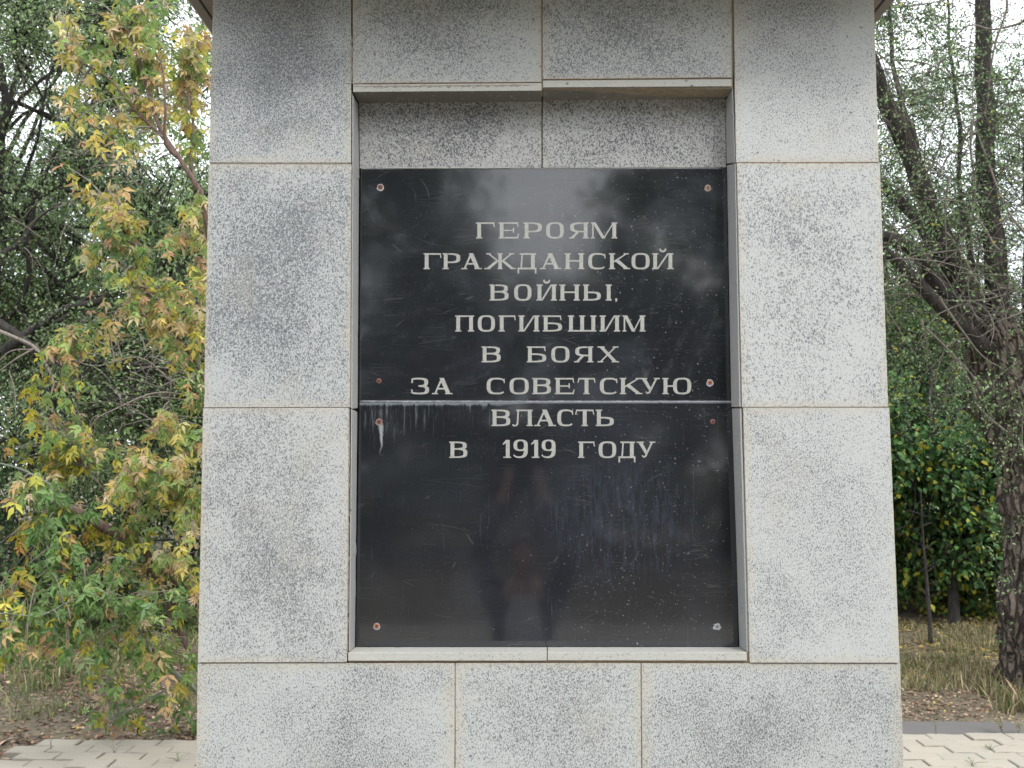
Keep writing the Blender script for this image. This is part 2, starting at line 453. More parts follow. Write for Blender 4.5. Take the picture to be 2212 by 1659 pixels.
# side and rear cladding
ztop = Q(1000, TOP, 0).z
for side in (-1, 1):
    x_top = Q(838, TOP, 0).x if side < 0 else Q(3406, TOP, 0).x
    x_bot = Q(760, 3420, 0).x if side < 0 else Q(3546, 3420, 0).x
    out = .0095 if side < 0 else -.002
    rows = [(zb, Q(1000, 2590, 0).z), (Q(1000, 2590, 0).z, Q(1000, 1594, 0).z), (Q(1000, 1594, 0).z, Q(1000, 638, 0).z), (Q(1000, 638, 0).z, ztop)]
    rows = [(.12, zb)] + rows
    for (z0, z1) in rows:
        for (ya, yb2) in ((TH + .002, .58), (.583, 1.148)):
            bm = bmesh.new(); vs = []
            for y in (ya, yb2):
                for z in (z1 - .002, z0 + .002):
                    u = (z - zb) / (ztop - zb)
                    xo = x_bot + (x_top - x_bot) * u + side * out * max(0, min(1, 1.35 - u * 1.6))
                    vs.append(bm.verts.new(Vector((xo, y, z)) - MLOC)); vs.append(bm.verts.new(Vector((xo - side * .03, y, z)) - MLOC))
            # order: 0 oT,1 iT,2 oB,3 iB (front) 4..7 (rear)
            for q in [(0, 1, 3, 2), (4, 6, 7, 5), (0, 4, 5, 1), (2, 3, 7, 6), (0, 2, 6, 4), (1, 5, 7, 3)]: bm.faces.new([vs[i] for i in q])
            bmesh.ops.recalc_face_normals(bm, faces=bm.faces)
            bmesh.ops.bevel(bm, geom=list(bm.edges), offset=.0015, segments=1, affect='EDGES')
            me = bpy.data.meshes.new('granite_slab'); bm.to_mesh(me); bm.free(); me.materials.append(M['slab_mid'])
            mobj('granite_slab', me, mon)
for i in range(3):
    for (z0, z1) in [(.12, .72), (.724, 1.32), (1.324, 1.92), (1.924, 2.52), (2.524, 3.2)]:
        block(A, xl + i * third + .02, xl + (i + 1) * third - .004, 1.122, 1.15, z0, z1, M['slab_mid'])
# cornice: soffit panels with a joint, fascia, cap
ZC = 3.235
xa, xb = Q(838, TOP, 0).x, Q(3406, TOP, 0).x
block('cornice_soffit', xa - .075, xb + .075, -.25, 1.28, ZC, ZC + .03, M['cornice'])
for (x0, x1) in ((xa - .105, xa - .079), (xb + .079, xb + .105)):
    block('cornice_panel', x0, x1, -.27, 1.32, ZC - .004, ZC + .12, M['cornice'])
block('cornice_cap', xa - .20, xb + .20, -.30, 1.37, ZC + .124, ZC + .25, M['slab_mid'], .005)
hexa('core', [(845, TOP - 300), (3400, TOP - 300), (3400, TOP), (845, TOP)], .02, None, .5, M['core'], 0)

# ------------------------------------------------------------------ plaques
def plaque_mat(name, lower):
    t = NT(name); o = t.obj(); x, y, z = t.xyz(o)
    n1 = t.noise(o, 4, 4, .6); n2 = t.noise(o, 900, 2, .6)
    c = t.mix(n1, (.0095, .0103, .0125), (.017, .0185, .023))
    c = t.mix(t.math('MULTIPLY', t.step(n2, .55, .75), .5), c, (.05, .052, .056))
    # long faint wiping arcs and dust
    ring = t.n('ShaderNodeTexWave', wave_type='RINGS', rings_direction='SPHERICAL')
    cxr = Q(1560, 790, .074) - MLOC
    t.l(t.mapv(o, loc=(-cxr.x * 1.0, -cxr.y, -cxr.z)), ring.inputs['Vector'])
    ring.inputs['Scale'].default_value = 6; ring.inputs['Distortion'].default_value = 2.2; ring.inputs['Detail'].default_value = 4; ring.inputs['Detail Scale'].default_value = 2
    fine = t.noise(t.mapv(o, scale=(1, 1, 1)), 55, 4, .7)
    dust = t.math('MULTIPLY', t.step(ring.outputs['Fac'], .55, 1.0), t.math('MULTIPLY', t.step(fine, .4, .8), t.step(t.noise(o, 3, 3), .42, .65)))
    c = t.mix(t.math('MULTIPLY', dust, .04 if not lower else .02), c, (.45, .48, .52))
    # horizontal / vertical hairline scratches
    hs = t.noise(t.mapv(o, scale=(6, 6, 420), rot=(0, .08, 0)), 1.0, 3, .7)
    vsn = t.noise(t.mapv(o, scale=(240, 6, 7), rot=(0, .12, 0)), 1.0, 3, .7)
    c = t.mix(t.math('MULTIPLY', t.step(hs, .63, .78), .05 if not lower else .02), c, (.5, .52, .55))
    c = t.mix(t.math('MULTIPLY', t.step(vsn, .64, .80), .03 if not lower else .09), c, (.5, .52, .55))
    # sparse crossing scratches
    for ang, sd in ((.5, 1.3), (-.9, 5.1), (1.35, 9.4)):
        w = t.voro(t.mapv(o, scale=(2.2, 1, 26), rot=(0, ang, 0), loc=(sd, 0, sd * 2)), 1.6, 'DISTANCE_TO_EDGE')
        ln = t.math('MULTIPLY', t.step(w.outputs['Distance'], .012, .0), t.step(t.noise(o, 6 + sd, 2), .55, .68))
        c = t.mix(t.math('MULTIPLY', ln, .07), c, (.5, .5, .5))
    # splash specks, denser to the right
    msk = t.step(t.math('ADD', x, t.math('MULTIPLY', n1, .5)), .0, .55)
    for sc, lo in ((260, .93), (480, .90)):
        v = t.voro(o, sc); vc = t.xyz(v.outputs['Color'])
        sp = t.math('MULTIPLY', t.step(vc[0], lo, lo + .08), t.step(v.outputs['Distance'], t.math('MULTIPLY', vc[1], .26), 0.02))
        c = t.mix(t.math('MULTIPLY', sp, t.math('ADD', t.math('MULTIPLY', msk, .30), .06)), c, (.42, .44, .47))
    if lower:
        ztop_ = (Q(2000, 1572, .074) - MLOC).z
        dz = t.math('SUBTRACT', ztop_, z)
        drip = t.noise(t.mapv(o, scale=(120, 1, 11)), 1, 5, .7)
        reach = t.math('ADD', t.math('MULTIPLY', t.step(x, -.05, -.6), .16), .004)
        dm = t.math('MULTIPLY', t.step(dz, reach, 0.0), t.step(t.math('ADD', drip, t.step(dz, .012, 0.0, 0, .3)), .52, .74))
        c = t.mix(t.math('MULTIPLY', dm, .34), c, (.42, .46, .50))
        # salt run under the left screw
        sx_, sz_ = (Q(1484, 1655, .074) - MLOC).x, (Q(1484, 1655, .074) - MLOC).z
        wob = t.math('MULTIPLY', t.math('SUBTRACT', t.noise(t.mapv(o, scale=(30, 1, 30)), 1, 4), .5), .022)
        ax = t.math('ABSOLUTE', t.math('ADD', t.math('SUBTRACT', x, sx_ + .003), wob))
        below = t.math('SUBTRACT', sz_, z)
        rm = t.math('MULTIPLY', t.step(ax, t.step(below, .0, .075, .0085, .003), .001), t.math('MULTIPLY', t.step(below, -.002, .004), t.step(below, .085, .035)))
        c = t.mix(t.math('MULTIPLY', rm, .55), c, (.48, .50, .52))
        # bluish rubbed patch right of centre
        bx = t.math('DIVIDE', t.math('SUBTRACT', x, (Q(2420, 1, .074) - MLOC).x), .22); bz = t.math('DIVIDE', t.math('SUBTRACT', z, (Q(2000, 2020, .074) - MLOC).z), .17)
        rr = t.math('ADD', t.math('MULTIPLY', bx, bx), t.math('MULTIPLY', bz, bz))
        vs2 = t.noise(t.mapv(o, scale=(130, 1, 22), rot=(0, -.06, 0)), 1, 4, .7)
        pm_ = t.math('MULTIPLY', t.step(rr, 1.3, .1), t.step(vs2, .42, .72))
        c = t.mix(t.math('MULTIPLY', pm_, .15), c, (.11, .13, .20))
    t.base(c)
    # wiping arcs left round the screws
    if not lower:
        for (ax_, ay_, r_, w_, st_) in ((1555, 785, 128, .0016, .16), (1550, 790, 114, .002, .10), (1545, 780, 84, .003, .06), (1600, 1400, 95, .012, .025), (1590, 1390, 62, .010, .02), (1760, 690, 290, .003, .07), (1700, 760, 330, .002, .05), (2560, 760, 190, .006, .06), (1850, 1080, 260, .004, .05), (1640, 1180, 200, .003, .05)):
            cc = Q(ax_, ay_, .074) - MLOC; rr_ = r_ / 4000 * 4000 / 1591
            dx_ = t.math('SUBTRACT', x, cc.x); dz_ = t.math('SUBTRACT', z, cc.z)
            dd = t.math('SQRT', t.math('ADD', t.math('MULTIPLY', dx_, dx_), t.math('MULTIPLY', dz_, dz_)))
            ln = t.math('MULTIPLY', t.step(t.math('ABSOLUTE', t.math('SUBTRACT', dd, rr_)), w_, 0.0), t.math('MULTIPLY', t.step(t.noise(o, 7 + (ax_ % 7), 4, .7), .46, .70), t.step(fine, .35, .65)))
            c = t.mix(t.math('MULTIPLY', ln, st_), c, (.5, .53, .58))
    hz = t.math('MULTIPLY', t.step(t.noise(t.mapv(o, scale=(1, 1, 1.4), loc=(3, 0, 1)), 3.2, 4, .6, .6), .42, .72), .06 if not lower else .03)
    c = t.mix(hz, c, (.30, .33, .40))
    t.base(c)
    t.rough(t.math('ADD', t.math('MULTIPLY', n1, .06), .03))
    t.b.inputs['Specular IOR Level'].default_value = .85
    return t.m
M['plaque_up'] = plaque_mat('black_granite_upper', False)
M['plaque_low'] = plaque_mat('black_granite_lower', True)
PF = RB - .006
up = hexa('plaque', [(1409, 660.5), (2838, 658), (2853, 1564.5), (1403.5, 1563.5)], PF, None, RB + .024, M['plaque_up'], .0012)
low = hexa('plaque', [(1404, 1572.5), (2863, 1569.5), (2884, 2526.5), (1389.5, 2527)], PF, None, RB + .024, M['plaque_low'], .0012)
up['label'] = 'upper black plaque'; low['label'] = 'lower black plaque'

# irregular white crust in the joint between the plaques and crumbs along the top
def crust(name, pts, w0, w1, yf, mat, parent, n=220, seed=1):
    r = random.Random(seed); V = []; F = []
    for i in range(n + 1):
        u = i / n; x = pts[0][0] + (pts[1][0] - pts[0][0]) * u; y = pts[0][1] + (pts[1][1] - pts[0][1]) * u
        a = w0 * (.55 + .9 * abs(mnoise.noise(Vector((u * 60, seed, 0)))) + r.random() * .25)
        b = w1 * (.2 + 1.6 * abs(mnoise.noise(Vector((u * 45, seed, 7)))) + r.random() * .3)
        for dy, yy in ((-a, yf + .0035), (-a * .4, yf - .0008), (b * .5, yf - .0008), (b, yf + .0035)):
            V.append(Q(x, y + dy, yy) - MLOC)
    for i in range(n):
        for k_ in range(3):
            F.append((i * 4 + k_, i * 4 + k_ + 1, (i + 1) * 4 + k_ + 1, (i + 1) * 4 + k_))
    me = bpy.data.meshes.new(name); me.from_pydata(V, [], F); me.materials.append(mat)
    return mobj(name, me, parent)
crust('joint_crust', [(1406, 1567), (2862, 1568)], 3.2, 5.0, PF, M['efflo'], mon, seed=2)
crust('joint_crust', [(1412, 658.5), (2830, 656.5)], 1.2, 1.6, PF, M['chip'], mon, seed=5)

def smear(pts, w0, w1, mat, seed, yf=-.0012, n=90):
    V = []; F = []; (x0, y0), (x1, y1) = pts; L = math.hypot(x1 - x0, y1 - y0); nx_, ny_ = -(y1 - y0) / L, (x1 - x0) / L
    for i in range(n + 1):
        u = i / n; x = x0 + (x1 - x0) * u; y = y0 + (y1 - y0) * u
        env = min(1, u * 8, (1 - u) * 8)
        a = w0 * env * max(0, .35 + 1.5 * mnoise.noise(Vector((u * L / 22, seed, 0))) + .5 * mnoise.noise(Vector((u * L / 5, seed, 3))))
        b = w1 * env * max(0, .35 + 1.5 * mnoise.noise(Vector((u * L / 19, seed, 9))) + .5 * mnoise.noise(Vector((u * L / 6, seed, 5))))
        for o_, yy in ((-a - .8, 0.0012), (-a * .7, 0), (b * .7, 0), (b + .8, 0.0012)): V.append(Q(x + nx_ * o_, y + ny_ * o_, yf + yy) - MLOC)
    for i in range(n):
        for k_ in range(3): F.append((i * 4 + k_, i * 4 + k_ + 1, (i + 1) * 4 + k_ + 1, (i + 1) * 4 + k_))
    me = bpy.data.meshes.new('mortar_smear'); me.from_pydata(V, [], F); me.materials.append(mat); mobj('mortar_smear', me, mon)
M['smear'] = simple('dried_mortar', (.30, .265, .22), .95, 80, .3, .5, 300, .002)
M['rust_stain'] = simple('rusty_joint', (.24, .15, .075), .95, 80, .4, .4, 300, .002)
smear([(1373, 140), (1374, 322)], 8, 6, M['smear'], 1)
smear([(1340, 325), (1420, 327)], 3, 4, M['smear'], 2)
smear([(1382, 338), (2090, 332)], 5, 9, M['smear'], 3, -.0008, 200)
smear([(1378, 327.5), (2114, 321.5)], 1.2, 1.2, M['rust_stain'], 4, -.0006, 200)
smear([(2122, 311), (2856, 305)], 1.6, 1.0, M['rust_stain'], 5, -.0022, 200)
smear([(2118, 20), (2117.5, 318)], 1.0, 1.4, M['smear'], 6, -.002, 90)
smear([(820, 638), (1370, 638.5)], 1.4, 1.6, M['smear'], 7, -.002, 160)
smear([(2880, 635), (3432, 635)], 1.6, 2.4, M['rust_stain'], 8, -.003, 160)
smear([(1372, 700), (1368, 1590)], 1.4, 3, M['smear'], 9, -.0015, 220)
smear([(1366, 1600), (1358, 2560)], 2.5, 3.5, M['smear'], 10, -.0035, 240)
smear([(2862, 20), (2863, 300)], 2, 1.5, M['smear'], 11, -.002, 90)
smear([(2900, 1592), (3472, 1591)], 1.6, 1.4, M['smear'], 12, -.0045, 160)
smear([(1500, 655.5), (2000, 655)], 1.0, 2.6, M['chip'], 13, RB - .0085, 160)
smear([(1370, 2586), (2925, 2586)], 1.6, 1.4, M['rust_stain'], 14, -.001, 260)
smear([(1779, 2600), (1775, 3000)], 1.3, 1.3, M['smear'], 15, -.0004, 160)
smear([(2504, 2600), (2509, 3000)], 1.1, 1.1, M['smear'], 16, -.0004, 160)

# ------------------------------------------------------------------ lettering
ST, TN, SE = .235, .095, .075
def P_(pts): return [pts]
def rect(x0, y0, x1, y1): return [[(x0, y0), (x1, y0), (x1, y1), (x0, y1)]]
def se(cx, cy, rx, ry, n, a):
    c, s = math.cos(a), math.sin(a)
    return (cx + rx * math.copysign(abs(c) ** (2 / n), c), cy + ry * math.copysign(abs(s) ** (2 / n), s))
def ring(o, i, a0, a1, k=14, no=3.0, ni=3.6):
    """strip between the outer box o and the inner box i from angle a0 to a1 (degrees)"""
    out = []
    for j in range(k):
        A0 = R(a0 + (a1 - a0) * j / k); A1 = R(a0 + (a1 - a0) * (j + 1) / k)
        f = lambda b, n_, a: se((b[0] + b[2]) / 2, (b[1] + b[3]) / 2, (b[2] - b[0]) / 2, (b[3] - b[1]) / 2, n_, a)
        out.append([f(o, no, A0), f(o, no, A1), f(i, ni, A1), f(i, ni, A0)])
    return out
def stem(x, w=ST, y0=0, y1=1, l=SE, r=SE, top=True, bot=True):
    s = rect(x, y0, x + w, y1)
    if bot: s += rect(x - l, y0, x + w + r, y0 + TN * .8)
    if top: s += rect(x - l, y1 - TN * .8, x + w + r, y1)
    return s
def bowl(x0, y0, x1, y1, ts=ST):
    """D-shaped bowl opening left at x0"""
    w = x1 - x0
    return ring((x0 - w, y0, x1, y1), (x0 - w + ts, y0 + TN, x1 - ts, y1 - TN), -90, 90, 14, 3.4, 3.4)
def hook(x, y, d): # slanted bar-end: d=-1 hanging below, +1 standing above
    return P_([(x - .10, y), (x - .02, y), (x + .03, y + d * .27), (x - .03, y + d * .27)]) if d < 0 else P_([(x - .12, y), (x - .02, y), (x + .05, y + .30), (x - .01, y + .30)])
def diag(x0, y0, x1, y1, w): return P_([(x0, y0), (x0 + w, y0), (x1 + w, y1), (x1, y1)])
def glyph(ch, w):
    s = []
    e = SE
    if ch == 'Г': s = stem(e) + rect(e, 1 - TN, w - .03, 1) + hook(w - .03, 1 - TN * .3, -1)
    elif ch == 'Е': s = stem(e) + rect(e, 1 - TN, w - .05, 1) + hook(w - .05, 1 - TN * .3, -1) + rect(e, .46, w * .74, .46 + TN * .8) + rect(w * .70, .36, w * .76, .67) + rect(e, 0, w - .04, TN) + hook(w - .04, 0, 1)
    elif ch == 'Р': s = stem(e) + bowl(e + ST, .38, w, 1)
    elif ch == 'О': s = ring((0, -.01, w, 1.01), (ST, TN, w - ST, 1 - TN), 0, 360, 40, 2.9, 3.6)
    elif ch == 'С': s = ring((0, -.01, w * 1.06, 1.01), (ST, TN, w * 1.06 - .12, 1 - TN), 42, 318, 34, 2.9, 3.4) + P_([(w - .10, .93), (w - .02, .97), (w, .68), (w - .06, .68)]) 
    elif ch == 'Я': s = [[(w - x, y) for x, y in q] for q in stem(e) + bowl(e + ST, .38, w - .05, 1)] + P_([(w * .36, .43), (w * .36 + .22, .43), (.24, 0), (.05, 0)]) + rect(-.02, 0, .30, TN * .8)
    elif ch == 'М': s = rect(e, 0, e + TN, .95) + rect(0, 0, e * 2 + TN, TN * .8) + rect(0, 1 - TN * .8, e + .1, 1) + diag(e, 1, w * .46 - .07, 0, .22) + diag(w * .46 - .01, 0, w - e - ST + .04, 1, .09) + stem(w - e - ST, l=.05)
    elif ch == 'Ж': 
        c = w / 2; s = stem(c - ST * .45, ST * .9, l=.05, r=.05)
        for m in (1, -1):
            f = lambda q: [[(c + m * (x - c), y) for x, y in r_] for r_ in q]
            s += f(P_([(c + .05, .50), (c + .13, .44), (w - .22, .96), (w - .34, .96)])) + f(rect(w - .42, 1 - TN * .8, w - .12, 1)) + f(P_([(c + .08, .50), (c + .22, .58), (w - .06, 0), (w - .32, 0)])) + f(rect(w - .38, 0, w, TN * .8))
    elif ch == 'Д': s = rect(.12, 1 - TN, w - .02, 1) + diag(.17, 0, .24, 1, TN) + rect(w - .10 - ST, 0, w - .10, 1) + rect(0, -TN * .1, w, TN) + diag(.0, -.27, .0, .03, TN) + rect(w - TN, -.27, w, .02)
    elif ch == 'А': s = P_([(.13, 0), (.24, 0), (w * .52, .94), (w * .42, .94)]) + P_([(w - .38, 0), (w - .12, 0), (w * .58, 1), (w * .36, 1)]) + rect(w * .26, .29, w * .68, .29 + TN) + rect(0, 0, .37, TN * .8) + rect(w - .46, 0, w, TN * .8)
    elif ch == 'Н': s = stem(e) + stem(w - e - ST) + rect(e + ST, .47, w - e - ST, .47 + TN)
    elif ch == 'К': s = stem(e) + P_([(e + ST, .40), (e + ST, .52), (w - .30, .97), (w - .16, .97)]) + rect(w - .42, 1 - TN * .8, w - .08, 1) + P_([(e + ST + .08, .50), (e + ST + .26, .64), (w - .05, 0), (w - .32, 0)]) + rect(w - .42, 0, w, TN * .8)
    elif ch in 'ИЙ':
        s = stem(e) + stem(w - e - ST) + P_([(e + ST - .02, .03), (e + ST + .10, .03), (w - e - ST + .02, .97), (w - e - ST - .10, .97)])
        if ch == 'Й': s += ring((w / 2 - .22, 1.05, w / 2 + .22, 1.46), (w / 2 - .13, 1.17, w / 2 + .13, 1.46), 180, 360, 12, 2, 2)
    elif ch == 'В': s = stem(e) + bowl(e + ST, .50, w - .04, 1) + bowl(e + ST, 0, w, .50 + TN)
    elif ch == 'Ь': s = stem(e) + bowl(e + ST, 0, w, .56)
    elif ch == 'Ы': s = stem(e) + bowl(e + ST, 0, w * .62, .56) + stem(w - e - ST)
    elif ch == 'П': s = stem(e) + stem(w - e - ST) + rect(e, 1 - TN, w - e, 1)
    elif ch == 'Б': s = stem(e) + bowl(e + ST, 0, w, .56) + rect(e, 1 - TN, w - .06, 1) + hook(w - .06, 1 - TN * .3, -1)
    elif ch == 'Ш': s = stem(e, l=e) + stem(w / 2 - ST / 2) + stem(w - e - ST) + rect(e, 0, w - e, TN)
    elif ch == 'Х': s = P_([(.10, .97), (.36, .97), (w - .10, .03), (w - .36, .03)]) + P_([(.12, .03), (.24, .03), (w - .16, .97), (w - .28, .97)]) + rect(0, 1 - TN * .8, .44, 1) + rect(w - .40, 1 - TN * .8, w - .04, 1) + rect(0, 0, .36, TN * .8) + rect(w - .46, 0, w, TN * .8)
    elif ch == 'З': s = ring((-.1, .46, w - .06, 1.01), (.02, .46 + TN, w - .06 - ST, 1 - TN), -90, 128, 20, 3, 3.2) + ring((-.1, -.01, w, .54), (.02, TN, w - ST, .54 - TN), -150, 90, 20, 3, 3.2) + P_([(.0, .96), (.09, .98), (.10, .70), (.0, .68)]) + P_([(-.02, .30), (.05, .30), (.12, .10), (.02, .06)])
    elif ch == 'Т': s = stem(w / 2 - ST / 2, top=False) + rect(.06, 1 - TN, w - .06, 1) + hook(w - .04, 1 - TN * .3, -1) + [[(w - x, y) for x, y in q] for q in hook(w - .04, 1 - TN * .3, -1)]
    elif ch == 'У': s = P_([(.08, .97), (.34, .97), (w * .60, .28), (w * .48, .20)]) + P_([(w - .26, .97), (w - .14, .97), (w * .50, .06), (w * .36, 0), (w * .36, .05), (w * .42, .12)]) + rect(0, 1 - TN * .8, .44, 1) + rect(w - .36, 1 - TN * .8, w, 1) + P_([(w * .26, .15), (w * .32, .17), (w * .42, .05), (w * .36, 0)])
    elif ch == 'Ю': s = stem(e) + rect(e + ST, .45, w * .40, .45 + TN) + ring((w * .37, -.01, w, 1.01), (w * .37 + ST, TN, w - ST, 1 - TN), 0, 360, 36, 2.9, 3.6)
    elif ch == 'Л': s = rect(.20, 1 - TN, w - .02, 1) + P_([(.22, .12), (.32, .12), (.36, .95), (.27, .95)]) + ring((-.10, -.02, .32, .36), (.0, .07, .22, .36), 215, 360, 10, 2, 2) + stem(w - e - ST)
    elif ch == '1': s = rect(w * .38, 0, w * .38 + ST, 1.1) + rect(w * .08, 0, w, TN * .8) + P_([(0, .86), (.03, .80), (w * .40, .92), (w * .40, 1.1)])
    elif ch == '9': s = ring((0, .42, w, 1.12), (ST * .95, .42 + TN, w - ST, 1.12 - TN), 0, 360, 30, 2.6, 2.8) + P_([(w - ST, .50), (w, .80), (w, .40), (w - ST, .36)]) + ring((w * -.1, -.01, w, .85), (w * .0, TN, w - ST, .85), 215, 360, 16, 2.4, 2.6)
    elif ch == ',': s = ring((0, 0, .15, .15), (.06, .06, .09, .09), 0, 360, 10, 2, 2) + P_([(.07, .08), (.15, .08), (.10, -.07), (.02, -.09)])
    return s
def letter_mat():
    t = NT('cream_letter_paint'); o = t.obj()
    n1 = t.noise(o, 130, 4, .65); n2 = t.noise(t.mapv(o, scale=(3, 1, 1)), 260, 3, .6)
    c = t.mix(t.step(n1, .35, .7), (.32, .317, .295), (.25, .248, .232))
    c = t.mix(t.math('MULTIPLY', t.step(n2, .58, .72), .45), c, (.20, .195, .18))
    t.base(c); t.rough(.7); t.bump(n1, .3, .001); return t.m
M['letter'] = letter_mat()
ROWS = [
 (820, 90, 206, 'Г 571 706 Е 733 880 Р 912 1044 О 1075 1203 Я 1242 1382 М 1397 1588'),
 (820, 312, 427, 'Г 193 322 Р 330 457 А 465 612 Ж 630 858 Д 870 1005 А 1030 1183 Н 1208 1350 С 1378 1503 К 1527 1680 О 1690 1820 Й 1838 1992'),
 (820, 537, 653, 'В 667 805 О 845 970 Й 1005 1153 Н 1170 1318 Ы 1340 1548 , 1571 1591'),
 (820, 760, 876, 'П 420 557 О 583 707 Г 733 857 И 875 1028 Б 1050 1190 Ш 1232 1437 И 1460 1608 М 1625 1790'),
 (1300, 98, 213, 'В 610 748 Б 936 1076 О 1112 1243 Я 1279 1415 Х 1445 1600'),
 (1300, 325, 442, 'З 105 233 А 253 402 С 647 778 О 812 950 В 975 1110 Е 1137 1280 Т 1300 1432 С 1462 1588 К 1606 1768 У 1752 1893 Ю 1912 2120'),
 (1300, 553, 672, 'В 681 817 Л 837 980 А 990 1145 С 1155 1270 Т 1283 1423 Ь 1432 1562'),
 (1300, 783, 901, 'В 378 508 1 762 823 9 840 943 1 967 1027 9 1043 1143 Г 1305 1427 О 1453 1580 Д 1596 1718 У 1727 1862'),
]
for ri, (oy, v0, v1, txt) in enumerate(ROWS):
    tk = txt.split()
    h = (v1 - v0) * .5425
    yb_ = oy + v1 * .5425
    for k_ in range(0, len(tk), 3):
        ch, a_, b_ = tk[k_], float(tk[k_ + 1]), float(tk[k_ + 2])
        xa_ = 1550 + a_ * .5425; w = (b_ - a_) * .5425 / h
        V = []; Fc = []
        for qi, poly in enumerate(glyph(ch, w)):
            dep = PF - .0006 - (qi % 7) * .00004
            m_ = len(poly); b0 = len(V)
            for yy in (dep, PF + .0005):
                for (gx_, gy_) in poly: V.append(Q(xa_ + gx_ * h, yb_ - gy_ * h, PF) + Vector((0, yy - PF, 0)) - MLOC)
            Fc.append(tuple(b0 + i for i in range(m_)))
            for i in range(m_): j = (i + 1) % m_; Fc.append((b0 + i, b0 + m_ + i, b0 + m_ + j, b0 + j))
        bm = bmesh.new(); vv = [bm.verts.new(p) for p in V]
        for q in Fc:
            try: bm.faces.new([vv[i] for i in q])
            except ValueError: pass
        bmesh.ops.recalc_face_normals(bm, faces=bm.faces)
        me = bpy.data.meshes.new('letter'); bm.to_mesh(me); bm.free(); me.materials.append(M['letter'])
        mobj('letter', me, up if ri < 6 else low)

# screws
M['rust'] = simple('rusty_screw', (.17, .075, .06), .7, 300, .4, .4, 600, .001)
M['rust_pale'] = simple('pale_screw', (.28, .20, .165), .7, 300, .35, .4, 600, .001)
M['rust_orange'] = simple('orange_screw', (.33, .13, .07), .7, 300, .3, .4, 600, .001)
M['rust_grey'] = simple('grey_screw', (.28, .275, .25), .6, 300, .3, .4, 600, .001)
M['slot'] = simple('screw_slot', (.03, .012, .010), .9)
def screw(px, py, mat, parent, r=.0068, chip=0, ringm=None):
    c = Q(px, py, PF) - MLOC
    ns = 20; V = [c + Vector((0, -.0022, 0))]; F = []
    for (rr, dy) in ((r * .45, -.0022), (r * .85, -.0017), (r, -.0007), (r, .001)):
        for i in range(ns):
            a = 2 * math.pi * i / ns; V.append(c + Vector((math.cos(a) * rr, dy, math.sin(a) * rr)))
    for i in range(ns): F.append((0, 1 + i, 1 + (i + 1) % ns))
    for k_ in range(3):
        for i in range(ns): j = (i + 1) % ns; F.append((1 + k_ * ns + i, 1 + (k_ + 1) * ns + i, 1 + (k_ + 1) * ns + j, 1 + k_ * ns + j))
    me = bpy.data.meshes.new('screw'); me.from_pydata(V, [], F); me.materials.append(mat); me.materials.append(M['slot'])
    rot = random.uniform(0, 1.5); b0 = len(V)
    bm = bmesh.new(); bm.from_mesh(me)
    for q in range(2):
        a = rot + q * math.pi / 2; d = Vector((math.cos(a), 0, math.sin(a))); pn = Vector((-d.z, 0, d.x))
        y = Vector((0, -.00235 - q * .0001, 0)); L, W = r * .5, r * .13
        f = bm.faces.new([bm.verts.new(c + y + d * L * s1 + pn * W * s2) for s1, s2 in ((-1, -1), (1, -1), (1, 1), (-1, 1))]); f.material_index = 1
    bmesh.ops.recalc_face_normals(bm, faces=bm.faces); bm.to_mesh(me); bm.free()
    mobj('screw', me, parent)
    if chip:
        rr_ = random.Random(int(px)); V = [c + Vector((0, -.0005, 0))]; F = []
        n_ = 18
        for i in range(n_):
            a = 2 * math.pi * i / n_; q = r * (1.12 + chip * rr_.random()) * (1.25 if math.sin(a) < -.3 else 1)
            V.append(c + Vector((math.cos(a) * q, -.0005, math.sin(a) * q)))
        for i in range(n_): F.append((0, 1 + i, 1 + (i + 1) % n_))
        me = bpy.data.meshes.new('chipped_edge'); me.from_pydata(V, [], F); me.materials.append(ringm or M['chip']); mobj('chipped_edge', me, parent)
screw(1486, 731, M['rust'], up, chip=.22)
screw(2765, 733, M['rust_pale'], up, chip=.15, ringm=M['rust_pale'])
screw(1480, 1488, M['rust'], up)
screw(2773, 1494, M['rust_orange'], up, chip=.2, ringm=M['efflo'])
screw(1481, 1647, M['rust'], low, chip=.2, ringm=M['rust_pale'])
screw(2784, 1647, M['rust'], low)
screw(1472, 2445, M['rust_orange'], low, chip=.05, ringm=M['efflo'])
screw(2801, 2446, M['rust_grey'], low, .0058, chip=.55, ringm=M['efflo'])
